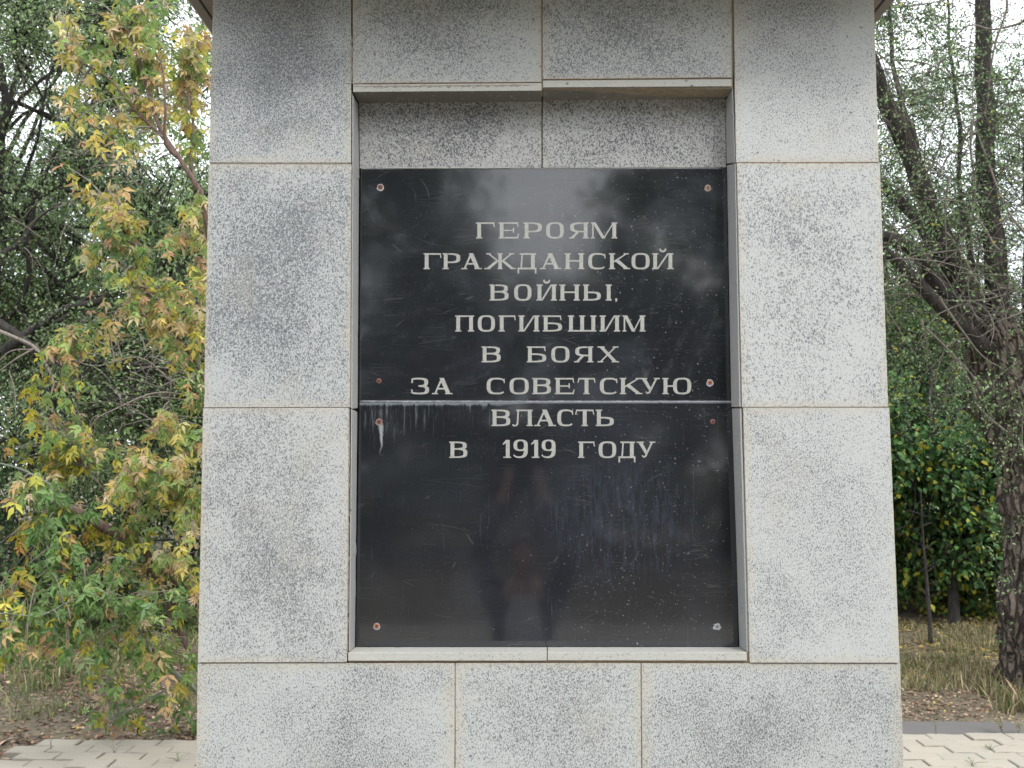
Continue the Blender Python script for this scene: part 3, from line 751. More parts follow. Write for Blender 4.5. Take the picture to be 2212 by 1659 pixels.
# ------------------------------------------------------------------ vegetation
def bark_mat(name, a, b, sc=26, bump=.8, dist=.03):
    t = NT(name); o = t.obj()
    st = t.mapv(o, scale=(1, 1, .22))
    n1 = t.noise(st, sc, 5, .65, .8); n2 = t.noise(o, 5, 4, .6)
    c = t.mix(t.step(n1, .35, .65), a, b); c = t.mix(t.math('MULTIPLY', n2, .4), c, tuple(x * .8 for x in b))
    t.base(c); t.rough(.95); t.bump(n1, bump, dist); return t.m
def furrow_mat():
    t = NT('furrowed_bark'); o = t.obj()
    wv = t.n('ShaderNodeVectorMath', operation='ADD'); t.l(o, wv.inputs[0])
    nz = t.n('ShaderNodeTexNoise'); t.l(o, nz.inputs['Vector']); nz.inputs['Scale'].default_value = 6; nz.inputs['Detail'].default_value = 3
    sc_ = t.n('ShaderNodeVectorMath', operation='SCALE'); t.l(nz.outputs['Color'], sc_.inputs[0]); sc_.inputs['Scale'].default_value = .12; t.l(sc_.outputs[0], wv.inputs[1])
    v = t.voro(t.mapv(wv.outputs[0], scale=(1, 1, .26)), 15, 'DISTANCE_TO_EDGE')
    n1 = t.noise(t.mapv(o, scale=(1, 1, .3)), 60, 4, .65)
    pl = t.step(v.outputs['Distance'], .0, .20)
    c = t.mix(pl, (.040, .031, .025), (.185, .145, .115)); c = t.mix(t.math('MULTIPLY', t.step(n1, .4, .7), .5), c, (.10, .085, .072))
    t.base(c); t.rough(.95); t.bump(t.math('ADD', pl, t.math('MULTIPLY', n1, .3)), 1.0, .05); return t.m
M['bark_elm'] = furrow_mat()
M['bark_dark'] = bark_mat('dark_branch_bark', (.020, .018, .017), (.055, .048, .043))
M['bark_limb'] = bark_mat('elm_limb_bark', (.013, .011, .010), (.060, .049, .042), 22, 1, .04)
M['bark_brown'] = bark_mat('brown_bark', (.07, .045, .038), (.17, .115, .095), 60, .6, .008)
M['bark_green'] = bark_mat('green_stem_bark', (.11, .13, .10), (.19, .21, .17), 60, .3, .004)
M['twig_pale'] = bark_mat('pale_bare_twig', (.10, .086, .075), (.24, .205, .175), 80, .3, .003)
def leaf_mat(name, trans=.32, rough=.5):
    t = NT(name); at = t.n('ShaderNodeAttribute', attribute_name='Col')
    o = t.n('ShaderNodeTexCoord').outputs['Object']
    c = t.mix(t.math('MULTIPLY', t.noise(o, 70, 2), .35), at.outputs['Color'], (.10, .09, .03))
    c = t.mix(.75, c, at.outputs['Color'])
    t.base(c); t.rough(rough); t.b.inputs['Specular IOR Level'].default_value = .35
    tr = t.n('ShaderNodeBsdfTranslucent'); t.l(c, tr.inputs[0])
    mx = t.n('ShaderNodeMixShader'); mx.inputs[0].default_value = trans
    t.l(t.b.outputs[0], mx.inputs[1]); t.l(tr.outputs[0], mx.inputs[2]); t.l(mx.outputs[0], t.out.inputs[0])
    return t.m
M['leaf'] = leaf_mat('leaf_blade', .48)
M['leaf_dry'] = leaf_mat('dry_leaf_blade', .2, .8)

def nrm(a): return a / np.maximum(np.linalg.norm(a, axis=-1, keepdims=True), 1e-9)
def tubes(P, Rd, sides=5, base=0, lump=0):
    """P (T,K,3) polylines, Rd (T,K) radii -> verts, quads"""
    P = np.asarray(P, float); T, K, _ = P.shape
    tan = nrm(np.gradient(P, axis=1))
    ref = np.zeros_like(tan); ref[..., 0] = 1
    m0 = np.abs(tan[:, :, 0]).mean(1) > .8; ref[m0] = (0, 1, 0)
    n1 = nrm(np.cross(tan, ref)); n2 = np.cross(tan, n1)
    a = np.linspace(0, 2 * np.pi, sides, endpoint=False)
    rr = np.asarray(Rd)[..., None] * np.ones(sides)
    if lump:
        for ti in range(T):
            for k_ in range(K):
                for s_ in range(sides):
                    q = Vector((math.cos(a[s_]) * 2.2, math.sin(a[s_]) * 2.2, P[ti, k_, 2] * 1.3))
                    q2 = Vector((math.cos(a[s_]) * 5.5, math.sin(a[s_]) * 5.5, P[ti, k_, 2] * 2.6 + 9))
                    rr[ti, k_, s_] *= 1 + lump * (mnoise.noise(q) * 1.1 + abs(mnoise.noise(q2)) * 1.0 - .2)
    V = P[:, :, None] + rr[..., None] * (np.cos(a)[:, None] * n1[:, :, None] + np.sin(a)[:, None] * n2[:, :, None])
    idx = np.arange(T * K * sides).reshape(T, K, sides) + base
    nx_ = np.roll(idx, -1, axis=2)
    F = np.stack([idx[:, :-1], nx_[:, :-1], nx_[:, 1:], idx[:, 1:]], -1).reshape(-1, 4)
    return V.reshape(-1, 3), F
def resample(pts, K):
    pts = np.array([tuple(p) for p in pts], float)
    # Catmull-Rom
    if len(pts) > 2:
        e = np.vstack([2 * pts[0] - pts[1], pts, 2 * pts[-1] - pts[-2]]); out = []
        for i in range(1, len(e) - 2):
            for t in np.linspace(0, 1, 8, endpoint=False):
                a, b, c, d = e[i - 1], e[i], e[i + 1], e[i + 2]
                out.append(.5 * ((2 * b) + (-a + c) * t + (2 * a - 5 * b + 4 * c - d) * t * t + (-a + 3 * b - 3 * c + d) * t ** 3))
        out.append(pts[-1]); pts = np.array(out)
    s = np.r_[0, np.cumsum(np.linalg.norm(np.diff(pts, axis=0), axis=1))]
    u = np.linspace(0, s[-1], K)
    return np.stack([np.interp(u, s, pts[:, i]) for i in range(3)], -1)
def wobble(P, amp, seed, fr=1.5):
    P = P.copy()
    for k_ in range(1, len(P) - 1):
        q = Vector(P[k_]) * fr + Vector((seed, 0, 0))
        P[k_] += amp * np.array([mnoise.noise(q), mnoise.noise(q + Vector((9, 3, 1))), mnoise.noise(q + Vector((1, 7, 5))) * .6])
    return P
# leaf templates: long axis +Y, width X, normal Z, unit length
T_ELM = (np.array([(0, 0, 0), (.26, .42, .07), (0, 1, -.06), (-.26, .42, .07)]), [np.array([(0, 1, 2), (0, 2, 3)])])
T_OVAL = (np.array([(0, 0, 0), (.24, .2, .05), (.30, .5, .05), (0, 1, -.12), (-.30, .5, .05), (-.24, .2, .05), (0, .5, -.02)]), [np.array([(0, 1, 6), (1, 2, 6), (2, 3, 6), (3, 4, 6), (4, 5, 6), (5, 0, 6)])])
def make_compound(seed, nl):
    """hanging compound leaf: a petiole and 3 to 7 lobed, curled leaflets"""
    r = random.Random(seed); V = []; F = []
    L = .55
    pet = [(0, 0, 0), (0, L * .5, .03), (0, L, -.03)]
    b0 = 0
    for (x, y, z) in pet: V += [(x - .008, y, z), (x + .008, y, z)]
    F += [(0, 1, 3), (0, 3, 2), (2, 3, 5), (2, 5, 4)]
    spots = [(L, 0.0)] + [(L * (1 - .34 * (1 + i // 2)), (1 if i % 2 else -1) * r.uniform(.7, 1.15)) for i in range(nl - 1)]
    for (y0, ang) in spots:
        ln = r.uniform(.42, .62); wd = ln * r.uniform(.20, .30); curl = r.uniform(.05, .55); roll = r.uniform(-.7, .7)
        ca, sa = math.cos(ang), math.sin(ang)
        sec = [(0, .10), (.22, .75), (.42, 1.0), (.60, .62), (.78, .40), (1.0, 0)]
        b = len(V)
        for i, (u, w_) in enumerate(sec):
            yy = ln * u; zz = -curl * ln * u * u + .02
            for sx_ in (-1, 0, 1):
                lob = 1 + (.25 * r.random() if i in (2, 4) else 0)
                x_ = sx_ * wd * w_ * lob * .5 * 1.3; z_ = zz + (abs(sx_) * wd * w_ * (.35 + .4 * r.random())) + x_ * math.sin(roll) * .5
                V.append((x_ * ca + yy * sa, y0 + yy * ca - x_ * sa, z_))
        for i in range(len(sec) - 1):
            for c_ in (0, 1):
                a_ = b + i * 3 + c_
                F += [(a_, a_ + 1, a_ + 4), (a_, a_ + 4, a_ + 3)]
    return (np.array(V), [np.array(F)])
T_COMP = [make_compound(s, n_) for s, n_ in ((1, 3), (2, 5), (3, 3), (4, 5), (5, 3), (6, 4))]
def batch(tmpl, pos, d, n, size, cols, base=0):
    Vt, Ft = tmpl
    d = nrm(d); x = nrm(np.cross(d, n)); z = np.cross(x, d)
    Rm = np.stack([x, d, z], -1)                       # columns
    V = pos[:, None] + np.einsum('nij,kj->nki', Rm, Vt) * np.asarray(size).reshape(-1, 1, 1)
    k = len(Vt)
    off = (np.arange(len(pos)) * k)[:, None, None] + base
    Fs = [(f[None] + off).reshape(-1, f.shape[1]) for f in Ft]
    C = np.repeat(cols, k, axis=0)
    return V.reshape(-1, 3), Fs, C
def pick(rg, pal, n, jit=.18):
    cols = np.array([c for c, w in pal]); w = np.array([w for c, w in pal], float); w /= w.sum()
    c = cols[rg.choice(len(cols), n, p=w)]
    return np.clip(c * (1 + rg.normal(0, jit, (n, 1))) * (1 + rg.normal(0, .05, (n, 3))), .004, .8)
ELM = [((0.169, 0.254, 0.116), 4), ((0.23, 0.33, 0.153), 4), ((0.307, 0.414, 0.208), 3.4), ((0.351, 0.429, 0.26), 2), ((0.35, 0.3, 0.05), 0.12)]
ELM_DK = [((0.065, 0.117, 0.049), 5), ((0.101, 0.18, 0.069), 4), ((0.159, 0.251, 0.101), 2.4), ((0.4, 0.375, 0.05), 0.25)]
SHRUB = [((0.053, 0.128, 0.045), 5), ((0.083, 0.194, 0.06), 4), ((0.135, 0.284, 0.083), 2.2), ((0.239, 0.389, 0.149), 0.8), ((0.42, 0.38, 0.04), 0.9), ((0.374, 0.448, 0.075), 0.8)]
BUSH = [((0.055, 0.109, 0.047), 5), ((0.094, 0.172, 0.07), 4), ((0.156, 0.25, 0.094), 1.5), ((0.4, 0.36, 0.05), 0.9)]
YEL = [((.55, .48, .14), 3.6), ((.58, .42, .20), 2.8), ((.62, .52, .30), 3.4), ((.54, .35, .21), 1.0), ((.27, .37, .12), 6.5), ((.64, .58, .12), 2.0)]
YGR = [((.19, .29, .09), 4), ((.28, .38, .13), 5), ((.50, .46, .09), 2.8), ((.54, .36, .18), 1.6), ((.10, .17, .05), 1.6), ((.57, .48, .30), 1.4)]
GRN = [((.13, .22, .075), 3), ((.18, .30, .10), 4), ((.25, .37, .15), 3), ((.48, .44, .07), .9), ((.50, .32, .16), .7)]
YBK = [((.42, .38, .05), 4), ((.22, .25, .05), 2), ((.45, .28, .10), 1.5), ((.08, .12, .04), 2)]

def tree(name, label, cat, base, trunk_top, r0, crowns, n_limb, n_twig, lpt, lsize, pal, tmpl=T_ELM, group=None, seed=1,
         gap=.0, twig_len=1.0, spread=.16, flat=.55, bark='bark_dark', far=False, lean=(0, 0), n_leaf_parts=0, sides=10):
    rg = np.random.default_rng(seed)
    base = np.array(base, float)
    root = empty(name, tuple(base), label, cat, group)
    top = np.array(trunk_top, float)
    K = 14
    tp = wobble(resample([base, (base + top) / 2 + rg.normal(0, .12, 3) * [1, 1, 0], top], K), .18, seed, .8)
    trad = r0 * (1 - .68 * np.linspace(0, 1, K)); trad[0] *= 1.35; trad[1] *= 1.1
    V, F = tubes(tp[None] - base, trad[None], sides, lump=.18)
    mobj('trunk', np_mesh('trunk', V, F, M[bark], smooth=True), root)
    # limbs
    cr = np.array(crowns, float); vol = cr[:, 3] * cr[:, 4] * cr[:, 5]
    def sample(n, shell=.25):
        ci = rg.choice(len(cr), n, p=vol / vol.sum())
        u = nrm(rg.normal(size=(n, 3))); rad = (shell + (1 - shell) * rg.random(n)) ** (1 / 2.2)
        return cr[ci, :3] + u * rad[:, None] * cr[ci, 3:6]
    ends = sample(n_limb, .5); limbs = []; rads = []
    for e in ends:
        t0 = rg.uniform(.28, .97); s = tp[int(t0 * (K - 1))]
        mid = s * .5 + e * .5 + np.array([0, 0, .12 * np.linalg.norm(e - s)]) * rg.uniform(-.3, 1)
        limbs.append(wobble(resample([s, mid, e], 12), .22, seed + e[0], 1.1))
        q = r0 * rg.uniform(.16, .34); rads.append(np.linspace(q, q * .16, 12))
    limbs = np.array(limbs); rads = np.array(rads)
    V, F = tubes(limbs - base, rads, 6)
    tag(mobj('branch', np_mesh('branch', V, F, M[bark], smooth=True), root), kind='stuff')
    anchors = limbs[:, 3:].reshape(-1, 3)
    # twigs with leaves
    c = sample(int(n_twig * (1 + gap * 3)))
    keep = np.array([mnoise.noise(Vector(p) * .75 + Vector((seed, 0, 0))) + .35 * mnoise.noise(Vector(p) * 2.3) for p in c])
    c = c[np.argsort(-keep)[:n_twig]] if gap > 0 else c[:n_twig]
    dd = ((c[:, None] - anchors[None]) ** 2).sum(-1); a = anchors[dd.argmin(1)]
    vec = c - a; ln = np.linalg.norm(vec, axis=1, keepdims=True); lim = twig_len * rg.uniform(.5, 1.2, ln.shape)
    a = np.where(ln > lim, c - vec / np.maximum(ln, 1e-6) * lim, a)
    u = np.linspace(0, 1, 5)[None, :, None]
    sag = rg.normal(0, .10, (len(c), 1, 3)) * np.sin(u * np.pi) + np.array([0, 0, -.22]) * rg.random((len(c), 1, 1)) * u ** 2
    tw = a[:, None] * (1 - u) + c[:, None] * u + sag
    V, F = tubes(tw - base, np.ones((len(c), 1)) * np.linspace(.009 if not far else .014, .003, 5)[None], 3)
    tag(mobj('twig', np_mesh('twig', V, F, M[bark]), root), kind='stuff')
    n = n_twig * lpt
    ti = np.repeat(np.arange(n_twig), lpt); tt = rg.uniform(.15, 1.08, n) * 4
    i0 = np.clip(tt.astype(int), 0, 3); fr = (tt - i0)[:, None]
    pos = tw[ti, i0] * (1 - fr) + tw[ti, i0 + 1] * fr + rg.normal(0, spread, (n, 3)) * [1, 1, .6] * (.35 + .65 * rg.random((n, 1)))
    d = nrm(tw[ti, -1] - tw[ti, 0]) * .7 + rg.normal(0, .6, (n, 3)) + [0, 0, -.35]
    nn = np.array([0, -.5 if not far else -.3, .85]) * flat * 1.5 + rg.normal(0, .5, (n, 3))
    tb = rg.normal(1, .16, n_twig)[ti][:, None]
    cols = np.clip(pick(rg, pal, n) * tb, .004, .8)
    size = lsize * rg.uniform(.65, 1.25, n)
    pos -= base
    if n_leaf_parts:
        # nearest leaves to the path become leaf parts that share mesh data
        score = (pos + base)[:, 1] * .6 + np.abs((pos + base)[:, 0] - n_leaf_parts[1]) * .8 + np.abs((pos + base)[:, 2] - n_leaf_parts[2]) * .5
        o_ = np.argsort(score); sel, rest_ = o_[:n_leaf_parts[0]], o_[n_leaf_parts[0]:]
        leaf_objects(root, tmpl, pos[sel], d[sel], nn[sel], size[sel], cols[sel], pal, rg)
    else: rest_ = np.arange(n)
    V, Fs, C = batch(tmpl, pos[rest_], d[rest_], nn[rest_], size[rest_], cols[rest_])
    tag(mobj('foliage', np_mesh('foliage', V, Fs, M['leaf'], C), root), kind='stuff')
    return root
_lm = {}
def leaf_objects(root, tmpl, pos, d, n, size, cols, pal, rg, mat='leaf'):
    d = nrm(d); x = nrm(np.cross(d, n)); z = np.cross(x, d)
    tm = tmpl if isinstance(tmpl, list) else [tmpl]
    for i in range(len(pos)):
        ti = int(rg.integers(len(tm))); q = tuple(np.round(cols[i] / .03).astype(int).tolist())
        key = (id(tm[ti][0]), q)
        if key not in _lm:
            Vt, Ft = tm[ti]
            _lm[key] = np_mesh('leaf', Vt, Ft, M[mat], np.tile(np.clip(np.array(q) * .03, .008, 1), (len(Vt), 1)))
        o = bpy.data.objects.new('leaf', _lm[key])
        Rm = np.stack([x[i], d[i], z[i]], -1) * size[i]
        o.matrix_basis = Matrix(((*Rm[0], pos[i][0]), (*Rm[1], pos[i][1]), (*Rm[2], pos[i][2]), (0, 0, 0, 1)))
        link(o, root)

# ---- left: dense elms behind
tree('elm_tree', 'dense grey-green elm with dark limbs standing behind the yellowing maple, left of the monument', 'tree',
     (-5.9, 7.8, -.05), (-5.75, 8.1, 6.5), .11, [(-5.0, 8.2, 5.9, 2.6, 1.6, 3.0), (-4.2, 8.0, 3.2, 2.1, 1.2, 1.8), (-4.7, 7.1, 4.6, 1.9, .45, 2.5)], 26, 4300, 26, .047, ELM, seed=11, gap=.2, spread=.15, bark='bark_dark')
tree('elm_tree', 'tall elm at the far left edge with feathery grey-green crown', 'tree',
     (-8.2, 10.5, 0), (-8.0, 10.8, 9), .22, [(-7.9, 10.8, 7.0, 3.2, 2.0, 4.6), (-6.5, 10.2, 3.2, 2.5, 1.5, 2.2)], 26, 2600, 26, .06, ELM, seed=12, gap=.2, spread=.18)
tree('elm_tree', 'lower elm close behind the left edge of the monument, sky showing above it', 'tree',
     (-3.1, 10.2, 0), (-3.2, 10.4, 5.0), .16, [(-3.5, 10.4, 4.3, 2.4, 1.8, 2.4), (-3.9, 9.8, 2.8, 1.6, 1.2, 1.5)], 22, 2300, 26, .052, ELM, seed=13, gap=.2, spread=.16)
# bushes under them
for (x, y, z, rx, ry, rz, sd, lab) in (
    (-5.9, 8.9, 1.0, 1.7, .8, 1.25, 21, 'dark green bush under the elms at the left edge'),
    (-3.9, 9.3, 1.0, 1.5, .8, 1.2, 22, 'dark green bush beneath the elms, nearer the left side of the monument')):
    tree('bush', lab, 'bush', (x, y, 0), (x, y, z + .5), .04, [(x, y, z, rx, ry, rz), (x - .2, y, .4, rx, ry * .8, .45)], 14, 520, 20, .06, BUSH, T_OVAL, seed=sd, gap=.1, spread=.14, twig_len=.7, group='bushes under the elms')

tree('elm_tree', 'feathery elm rising behind the big elm limbs on the right, sky between its leaves', 'tree',
     (6.9, 12.6, 0), (6.6, 12.9, 7.0), .12, [(6.2, 12.8, 6.2, 2.9, 1.5, 2.6), (7.6, 12.4, 4.6, 2.0, 1.2, 1.8)], 24, 2000, 20, .05, ELM, seed=14, gap=.35, spread=.2, twig_len=1.2)
# ---- right: broadleaf shrubs
tree('leafy_shrub', 'tall broad-leaved green shrub with yellow leaves, between the monument and the big elm trunk', 'shrub',
     (5.4, 9.6, 0), (5.3, 9.7, 3.2), .06, [(5.3, 9.6, 2.6, 1.7, .9, 1.5), (5.0, 9.4, 1.6, 1.5, .7, .9), (6.4, 9.4, 1.5, 1.0, .7, 1.0), (5.0, 9.7, .95, 1.4, .6, .5)], 24, 1250, 14, .085, SHRUB, T_OVAL, seed=31, gap=.25, spread=.15, twig_len=.8,
     n_leaf_parts=(300, 5.3, 2.0))
tree('leafy_shrub', 'darker shrub standing behind, its crown reaching up under the elm limbs', 'shrub',
     (4.2, 11.2, 0), (4.3, 11.3, 4.0), .08, [(4.5, 11.2, 3.0, 2.0, 1.1, 1.9), (5.8, 11.5, 3.7, 1.8, 1.0, 1.2), (5.6, 11.2, 1.4, 2.0, .9, 1.1)], 24, 1500, 14, .08, ELM_DK + [((.42, .40, .05), .9)], T_OVAL, seed=32, gap=.25, spread=.16, twig_len=.8)
tree('leafy_shrub', 'broad shrub half hidden behind the big elm trunk at the right edge', 'shrub',
     (7.6, 10.3, 0), (7.6, 10.4, 3.0), .07, [(7.5, 10.3, 2.2, 1.6, 1.0, 1.9)], 20, 700, 13, .08, SHRUB, T_OVAL, seed=33, gap=.2, spread=.16, twig_len=.8)

for (x, y, z, rx, ry, rz, sd, lab) in ((4.4, 10.6, .7, 1.3, .7, .8, 34, 'low green bush behind the dead sapling, beside the monument'), (6.3, 10.4, .75, 1.4, .7, .85, 35, 'low yellowing bush just left of the foot of the big elm trunk'), (8.6, 11.5, .9, 1.8, .8, 1.0, 36, 'low bush beyond the right edge'), (5.6, 13.0, 1.0, 3.2, .8, 1.2, 37, 'wide dark bush at the back of the litter, behind the shrubs')):
    tree('bush', lab, 'bush', (x, y, 0), (x, y, z + .3), .03, [(x, y, z, rx, ry, rz)], 12, 620, 15, .07, (SHRUB + [((.42, .38, .05), 5)]) if sd == 35 else SHRUB, T_OVAL, seed=sd, gap=.15, spread=.13, twig_len=.6, group='low bushes under the shrubs')
# ---- big elm at the right edge
EY = 6.2
elm = empty('big_elm_tree', tuple(S(2262, 1490, EY)), 'big old elm with deeply furrowed trunk and many bare hanging twigs at the right edge', 'tree')
EB = np.array(elm.location)
def limb(pts, ys, w0, w1, K=26, sides=14, lump=.16, mat='bark_elm', nm='limb', wob=.04):
    pp = [np.array(S(x, y, yy)) for (x, y), yy in zip(pts, ys)]
    P = wobble(resample(pp, K), wob, w0 * 100, 2.0)
    Rr = np.linspace(w0, w1, K)
    V, F = tubes(P[None] - EB, Rr[None], sides, lump=lump)
    mobj(nm, np_mesh(nm, V, F, M[mat], smooth=True), elm)
    return P
TRK = [(2284, 1510), (2275, 1400), (2272, 1250), (2268, 1100), (2256, 980), (2212, 880), (2168, 780), (2140, 700)]
pp = [np.array(S(x, y, EY)) for x, y in TRK]
P = resample(pp, 60)
Rr = np.interp(np.linspace(0, 1, 60), [0, .06, .3, .6, .72, .86, 1], [.46, .40, .365, .36, .37, .30, .17])
# furrowed trunk: fine ridges
V, F = tubes(P[None] - EB, Rr[None], 84, lump=.0)
V = V.reshape(60, 84, 3); Pc = P - EB
for k_ in range(60):
    for s_ in range(84):
        a_ = 2 * math.pi * s_ / 84
        zz = Pc[k_, 2]
        rdg = abs(mnoise.noise(Vector((math.cos(a_) * 5.2, math.sin(a_) * 5.2, zz * 2.1)))) + .5 * abs(mnoise.noise(Vector((math.cos(a_) * 11, math.sin(a_) * 11, zz * 4))))
        lum = mnoise.noise(Vector((math.cos(a_) * 1.3, math.sin(a_) * 1.3, zz * 1.2)))
        V[k_, s_] = Pc[k_] + (V[k_, s_] - Pc[k_]) * (.84 + .50 * rdg + .10 * lum)
mobj('trunk', np_mesh('trunk', V.reshape(-1, 3), F, M['bark_elm'], smooth=False), elm)
LB = []
LB.append(limb([(2150, 790), (2095, 650), (2040, 520), (1985, 395), (1930, 262), (1895, 170), (1850, 40)], [6.2, 6.2, 6.15, 6.1, 6.05, 6.0, 5.9], .105, .065, mat='bark_limb'))
LB.append(limb([(2175, 790), (2150, 600), (2134, 420), (2128, 220), (2124, 20), (2118, -220)], [6.2, 6.3, 6.4, 6.45, 6.5, 6.5], .10, .058, mat='bark_limb'))
LB.append(limb([(2120, 730), (2040, 625), (1985, 550), (1915, 512), (1850, 500)], [6.2, 6.1, 6.0, 5.9, 5.8], .09, .045, mat='bark_dark'))
LB.append(limb([(2135, 760), (2060, 690), (1985, 610), (1935, 560), (1900, 530)], [6.1, 5.95, 5.9, 5.9, 5.9], .075, .035, mat='bark_limb'))
LB.append(limb([(2080, 640), (2010, 520), (1950, 440), (1885, 385), (1820, 330)], [6.2, 6.4, 6.5, 6.6, 6.7], .07, .035, mat='bark_limb'))
LB.append(limb([(2240, 820), (2236, 560), (2234, 320), (2238, 100), (2240, -150)], [6.2, 6.3, 6.4, 6.4, 6.4], .10, .06, mat='bark_limb'))
LB.append(limb([(2120, 700), (2100, 560), (2075, 430), (2068, 250), (2050, 60), (2040, -80)], [6.2, 6.5, 6.8, 7.0, 7.1, 7.2], .032, .010, mat='bark_dark'))
LB.append(limb([(1985, 395), (1975, 300), (1940, 200), (1925, 60), (1930, -60)], [6.1, 6.2, 6.3, 6.4, 6.4], .035, .012, mat='bark_dark'))
LB.append(limb([(2230, 850), (2300, 600), (2380, 300), (2420, 0)], [6.2, 6.0, 5.8, 5.6], .13, .08))
LB.append(limb([(1915, 520), (1905, 600), (1900, 680)], [5.9, 5.8, 5.8], .02, .008, mat='bark_dark', K=12))
rg = np.random.default_rng(41)
anch = np.vstack(LB)
# bare hanging twigs
tw = []; rd = []
for i in range(250):
    a0 = anch[rg.integers(len(anch))]
    ang = rg.uniform(0, 2 * np.pi); L = rg.uniform(.5, 1.5)
    dv = np.array([math.cos(ang), math.sin(ang) * .6 - .25, rg.uniform(-.2, .9)]); dv /= np.linalg.norm(dv)
    p = [a0]; cur = dv.copy(); bend = rg.normal(0, .22, 3) + [0, 0, -.20]
    for k_ in range(8):
        cur = cur + bend * .55 + rg.normal(0, .10, 3); cur /= np.linalg.norm(cur); p.append(p[-1] + cur * L / 8)
    tw.append(p); rd.append(np.linspace(rg.uniform(.004, .010), .0018, 9))
    # side twiglets
    for j in range(rg.integers(1, 4)):
        k0 = int(rg.integers(2, 7)); c2 = cur + rg.normal(0, .8, 3); c2 /= np.linalg.norm(c2); q = [p[k0]]
        for k_ in range(8):
            c2 = c2 + rg.normal(0, .16, 3) + [0, 0, -.05]; c2 /= np.linalg.norm(c2); q.append(q[-1] + c2 * L * .45 / 8)
        tw.append(q); rd.append(np.linspace(.0035, .0014, 9))
tw = np.array(tw)
V, F = tubes(tw - EB, np.array(rd), 4)
tag(mobj('bare_twig', np_mesh('bare_twig', V, F, M['twig_pale'], smooth=True), elm), kind='stuff')
# long pale hanging shoots as in the photo
for pts in ([(2175, 0), (2150, 90), (2140, 170), (2128, 240), (2098, 275), (2070, 330), (2035, 385)], [(2212, 45), (2180, 55), (2140, 62), (2095, 52), (2060, 78), (2020, 120)],
            [(2160, 540), (2115, 470), (2060, 455), (2030, 470)], [(2040, 500), (2085, 560), (2120, 620), (2150, 640), (2180, 700)], [(2212, 500), (2160, 420), (2115, 300), (2100, 240), (2105, 140)],
            [(2000, 710), (2060, 770), (2110, 830), (2140, 900), (2170, 920)], [(2170, 930), (2120, 880), (2080, 800), (2040, 750)], [(1990, 690), (2000, 760), (2003, 800)], [(2030, 640), (2110, 760), (2170, 800), (2212, 830)],
            [(2100, 260), (2095, 330), (2110, 420), (2100, 520), (2120, 600)], [(2050, 380), (2040, 470), (2043, 560)]):
    limb(pts, [5.7 + .1 * k_ for k_ in range(len(pts))], .011, .005, K=20, sides=5, lump=0, mat='twig_pale', nm='shoot', wob=.03)
# elm foliage
n_t = 2900
cs = []
while len(cs) < n_t:
    a0 = anch[rg.integers(len(anch))] + rg.normal(0, 1, 3) * [.75, .6, .6]
    s_y = 996 - (a0[2] - 2) / (a0[1] + 2.36) * 2076
    pr = .9 if s_y < 520 else (.45 if s_y < 750 else .28)
    a0 = a0 + [0, abs(rg.normal(.35, .5)) * (1 if rg.random() < .95 else -.6), 0]
    if rg.random() < pr and mnoise.noise(Vector(a0) * 1.6) > -.08: cs.append(a0)
for i in range(240): cs.append(np.array([rg.uniform(3.9, 7.2), rg.uniform(5.4, 7.2), rg.uniform(6.3, 9.0)]))
for (sx_, sy_, n_) in ((2130, 850, 26), (2180, 870, 20), (1935, 30, 50), (2000, 50, 40), (2195, 180, 25), (2190, 1130, 8), (2170, 1300, 6), (2190, 950, 18)):
    for i in range(n_): cs.append(np.array(S(sx_ + rg.normal(0, 28), sy_ + rg.normal(0, 24), 5.6 + rg.normal(0, .15))))
cs = np.array(cs); n_t = len(cs)
lp = 17; n = n_t * lp
dvv = nrm(rg.normal(size=(n_t, 3)) + [0, 0, -.5]) * rg.uniform(.25, .55, (n_t, 1))
u = np.linspace(0, 1, 5)[None, :, None]
tw2 = cs[:, None] + dvv[:, None] * u + rg.normal(0, .03, (n_t, 1, 3)) * np.sin(u * 3.14)
V, F = tubes(tw2 - EB, np.ones((n_t, 1)) * np.linspace(.0035, .0015, 5)[None], 3)
tag(mobj('leafy_twig', np_mesh('leafy_twig', V, F, M['bark_dark']), elm), kind='stuff')
ti = np.repeat(np.arange(n_t), lp)
pos = cs[ti] + dvv[ti] * rg.uniform(0, 1.1, (n, 1)) + rg.normal(0, .035, (n, 3))
cols = pick(rg, ELM_DK + ELM, n) * rg.normal(1, .15, n_t)[ti][:, None]
V, Fs, C = batch(T_ELM, pos - EB, dvv[ti] + rg.normal(0, .35, (n, 3)), rg.normal(0, .6, (n, 3)) + [0, 0, .5], .032 * rg.uniform(.7, 1.3, n), np.clip(cols, .004, 1))
tag(mobj('foliage', np_mesh('foliage', V, Fs, M['leaf'], C), elm), kind='stuff')

# thin dead sapling in front of the shrubs
sap = empty('dead_sapling', tuple(G(2010, 1392, .02)), 'thin dark leafless sapling stem standing in the leaf litter right of the monument', 'sapling')
SB = np.array(sap.location)
P = np.array([wobble(resample([G(2010, 1392, .0), S(2004, 1280, 8.35), S(1994, 1160, 8.35), S(1988, 1060, 8.35)], 14), .02, 3)])
V, F = tubes(P - SB, np.linspace(.026, .007, 14)[None], 7); mobj('stem', np_mesh('stem', V, F, M['bark_dark'], smooth=True), sap)
tws = []
for k_ in range(16):
    s0 = P[0, 4 + k_ % 9]; tws.append(resample([s0, s0 + rg.normal(0, .1, 3) + [0, 0, .05], s0 + rg.normal(0, .2, 3) + [0, 0, .12]], 6))
V, F = tubes(np.array(tws) - SB, np.ones((16, 1)) * np.linspace(.005, .002, 6)[None], 4); tag(mobj('twig', np_mesh('twig', V, F, M['bark_dark']), sap), kind='stuff')

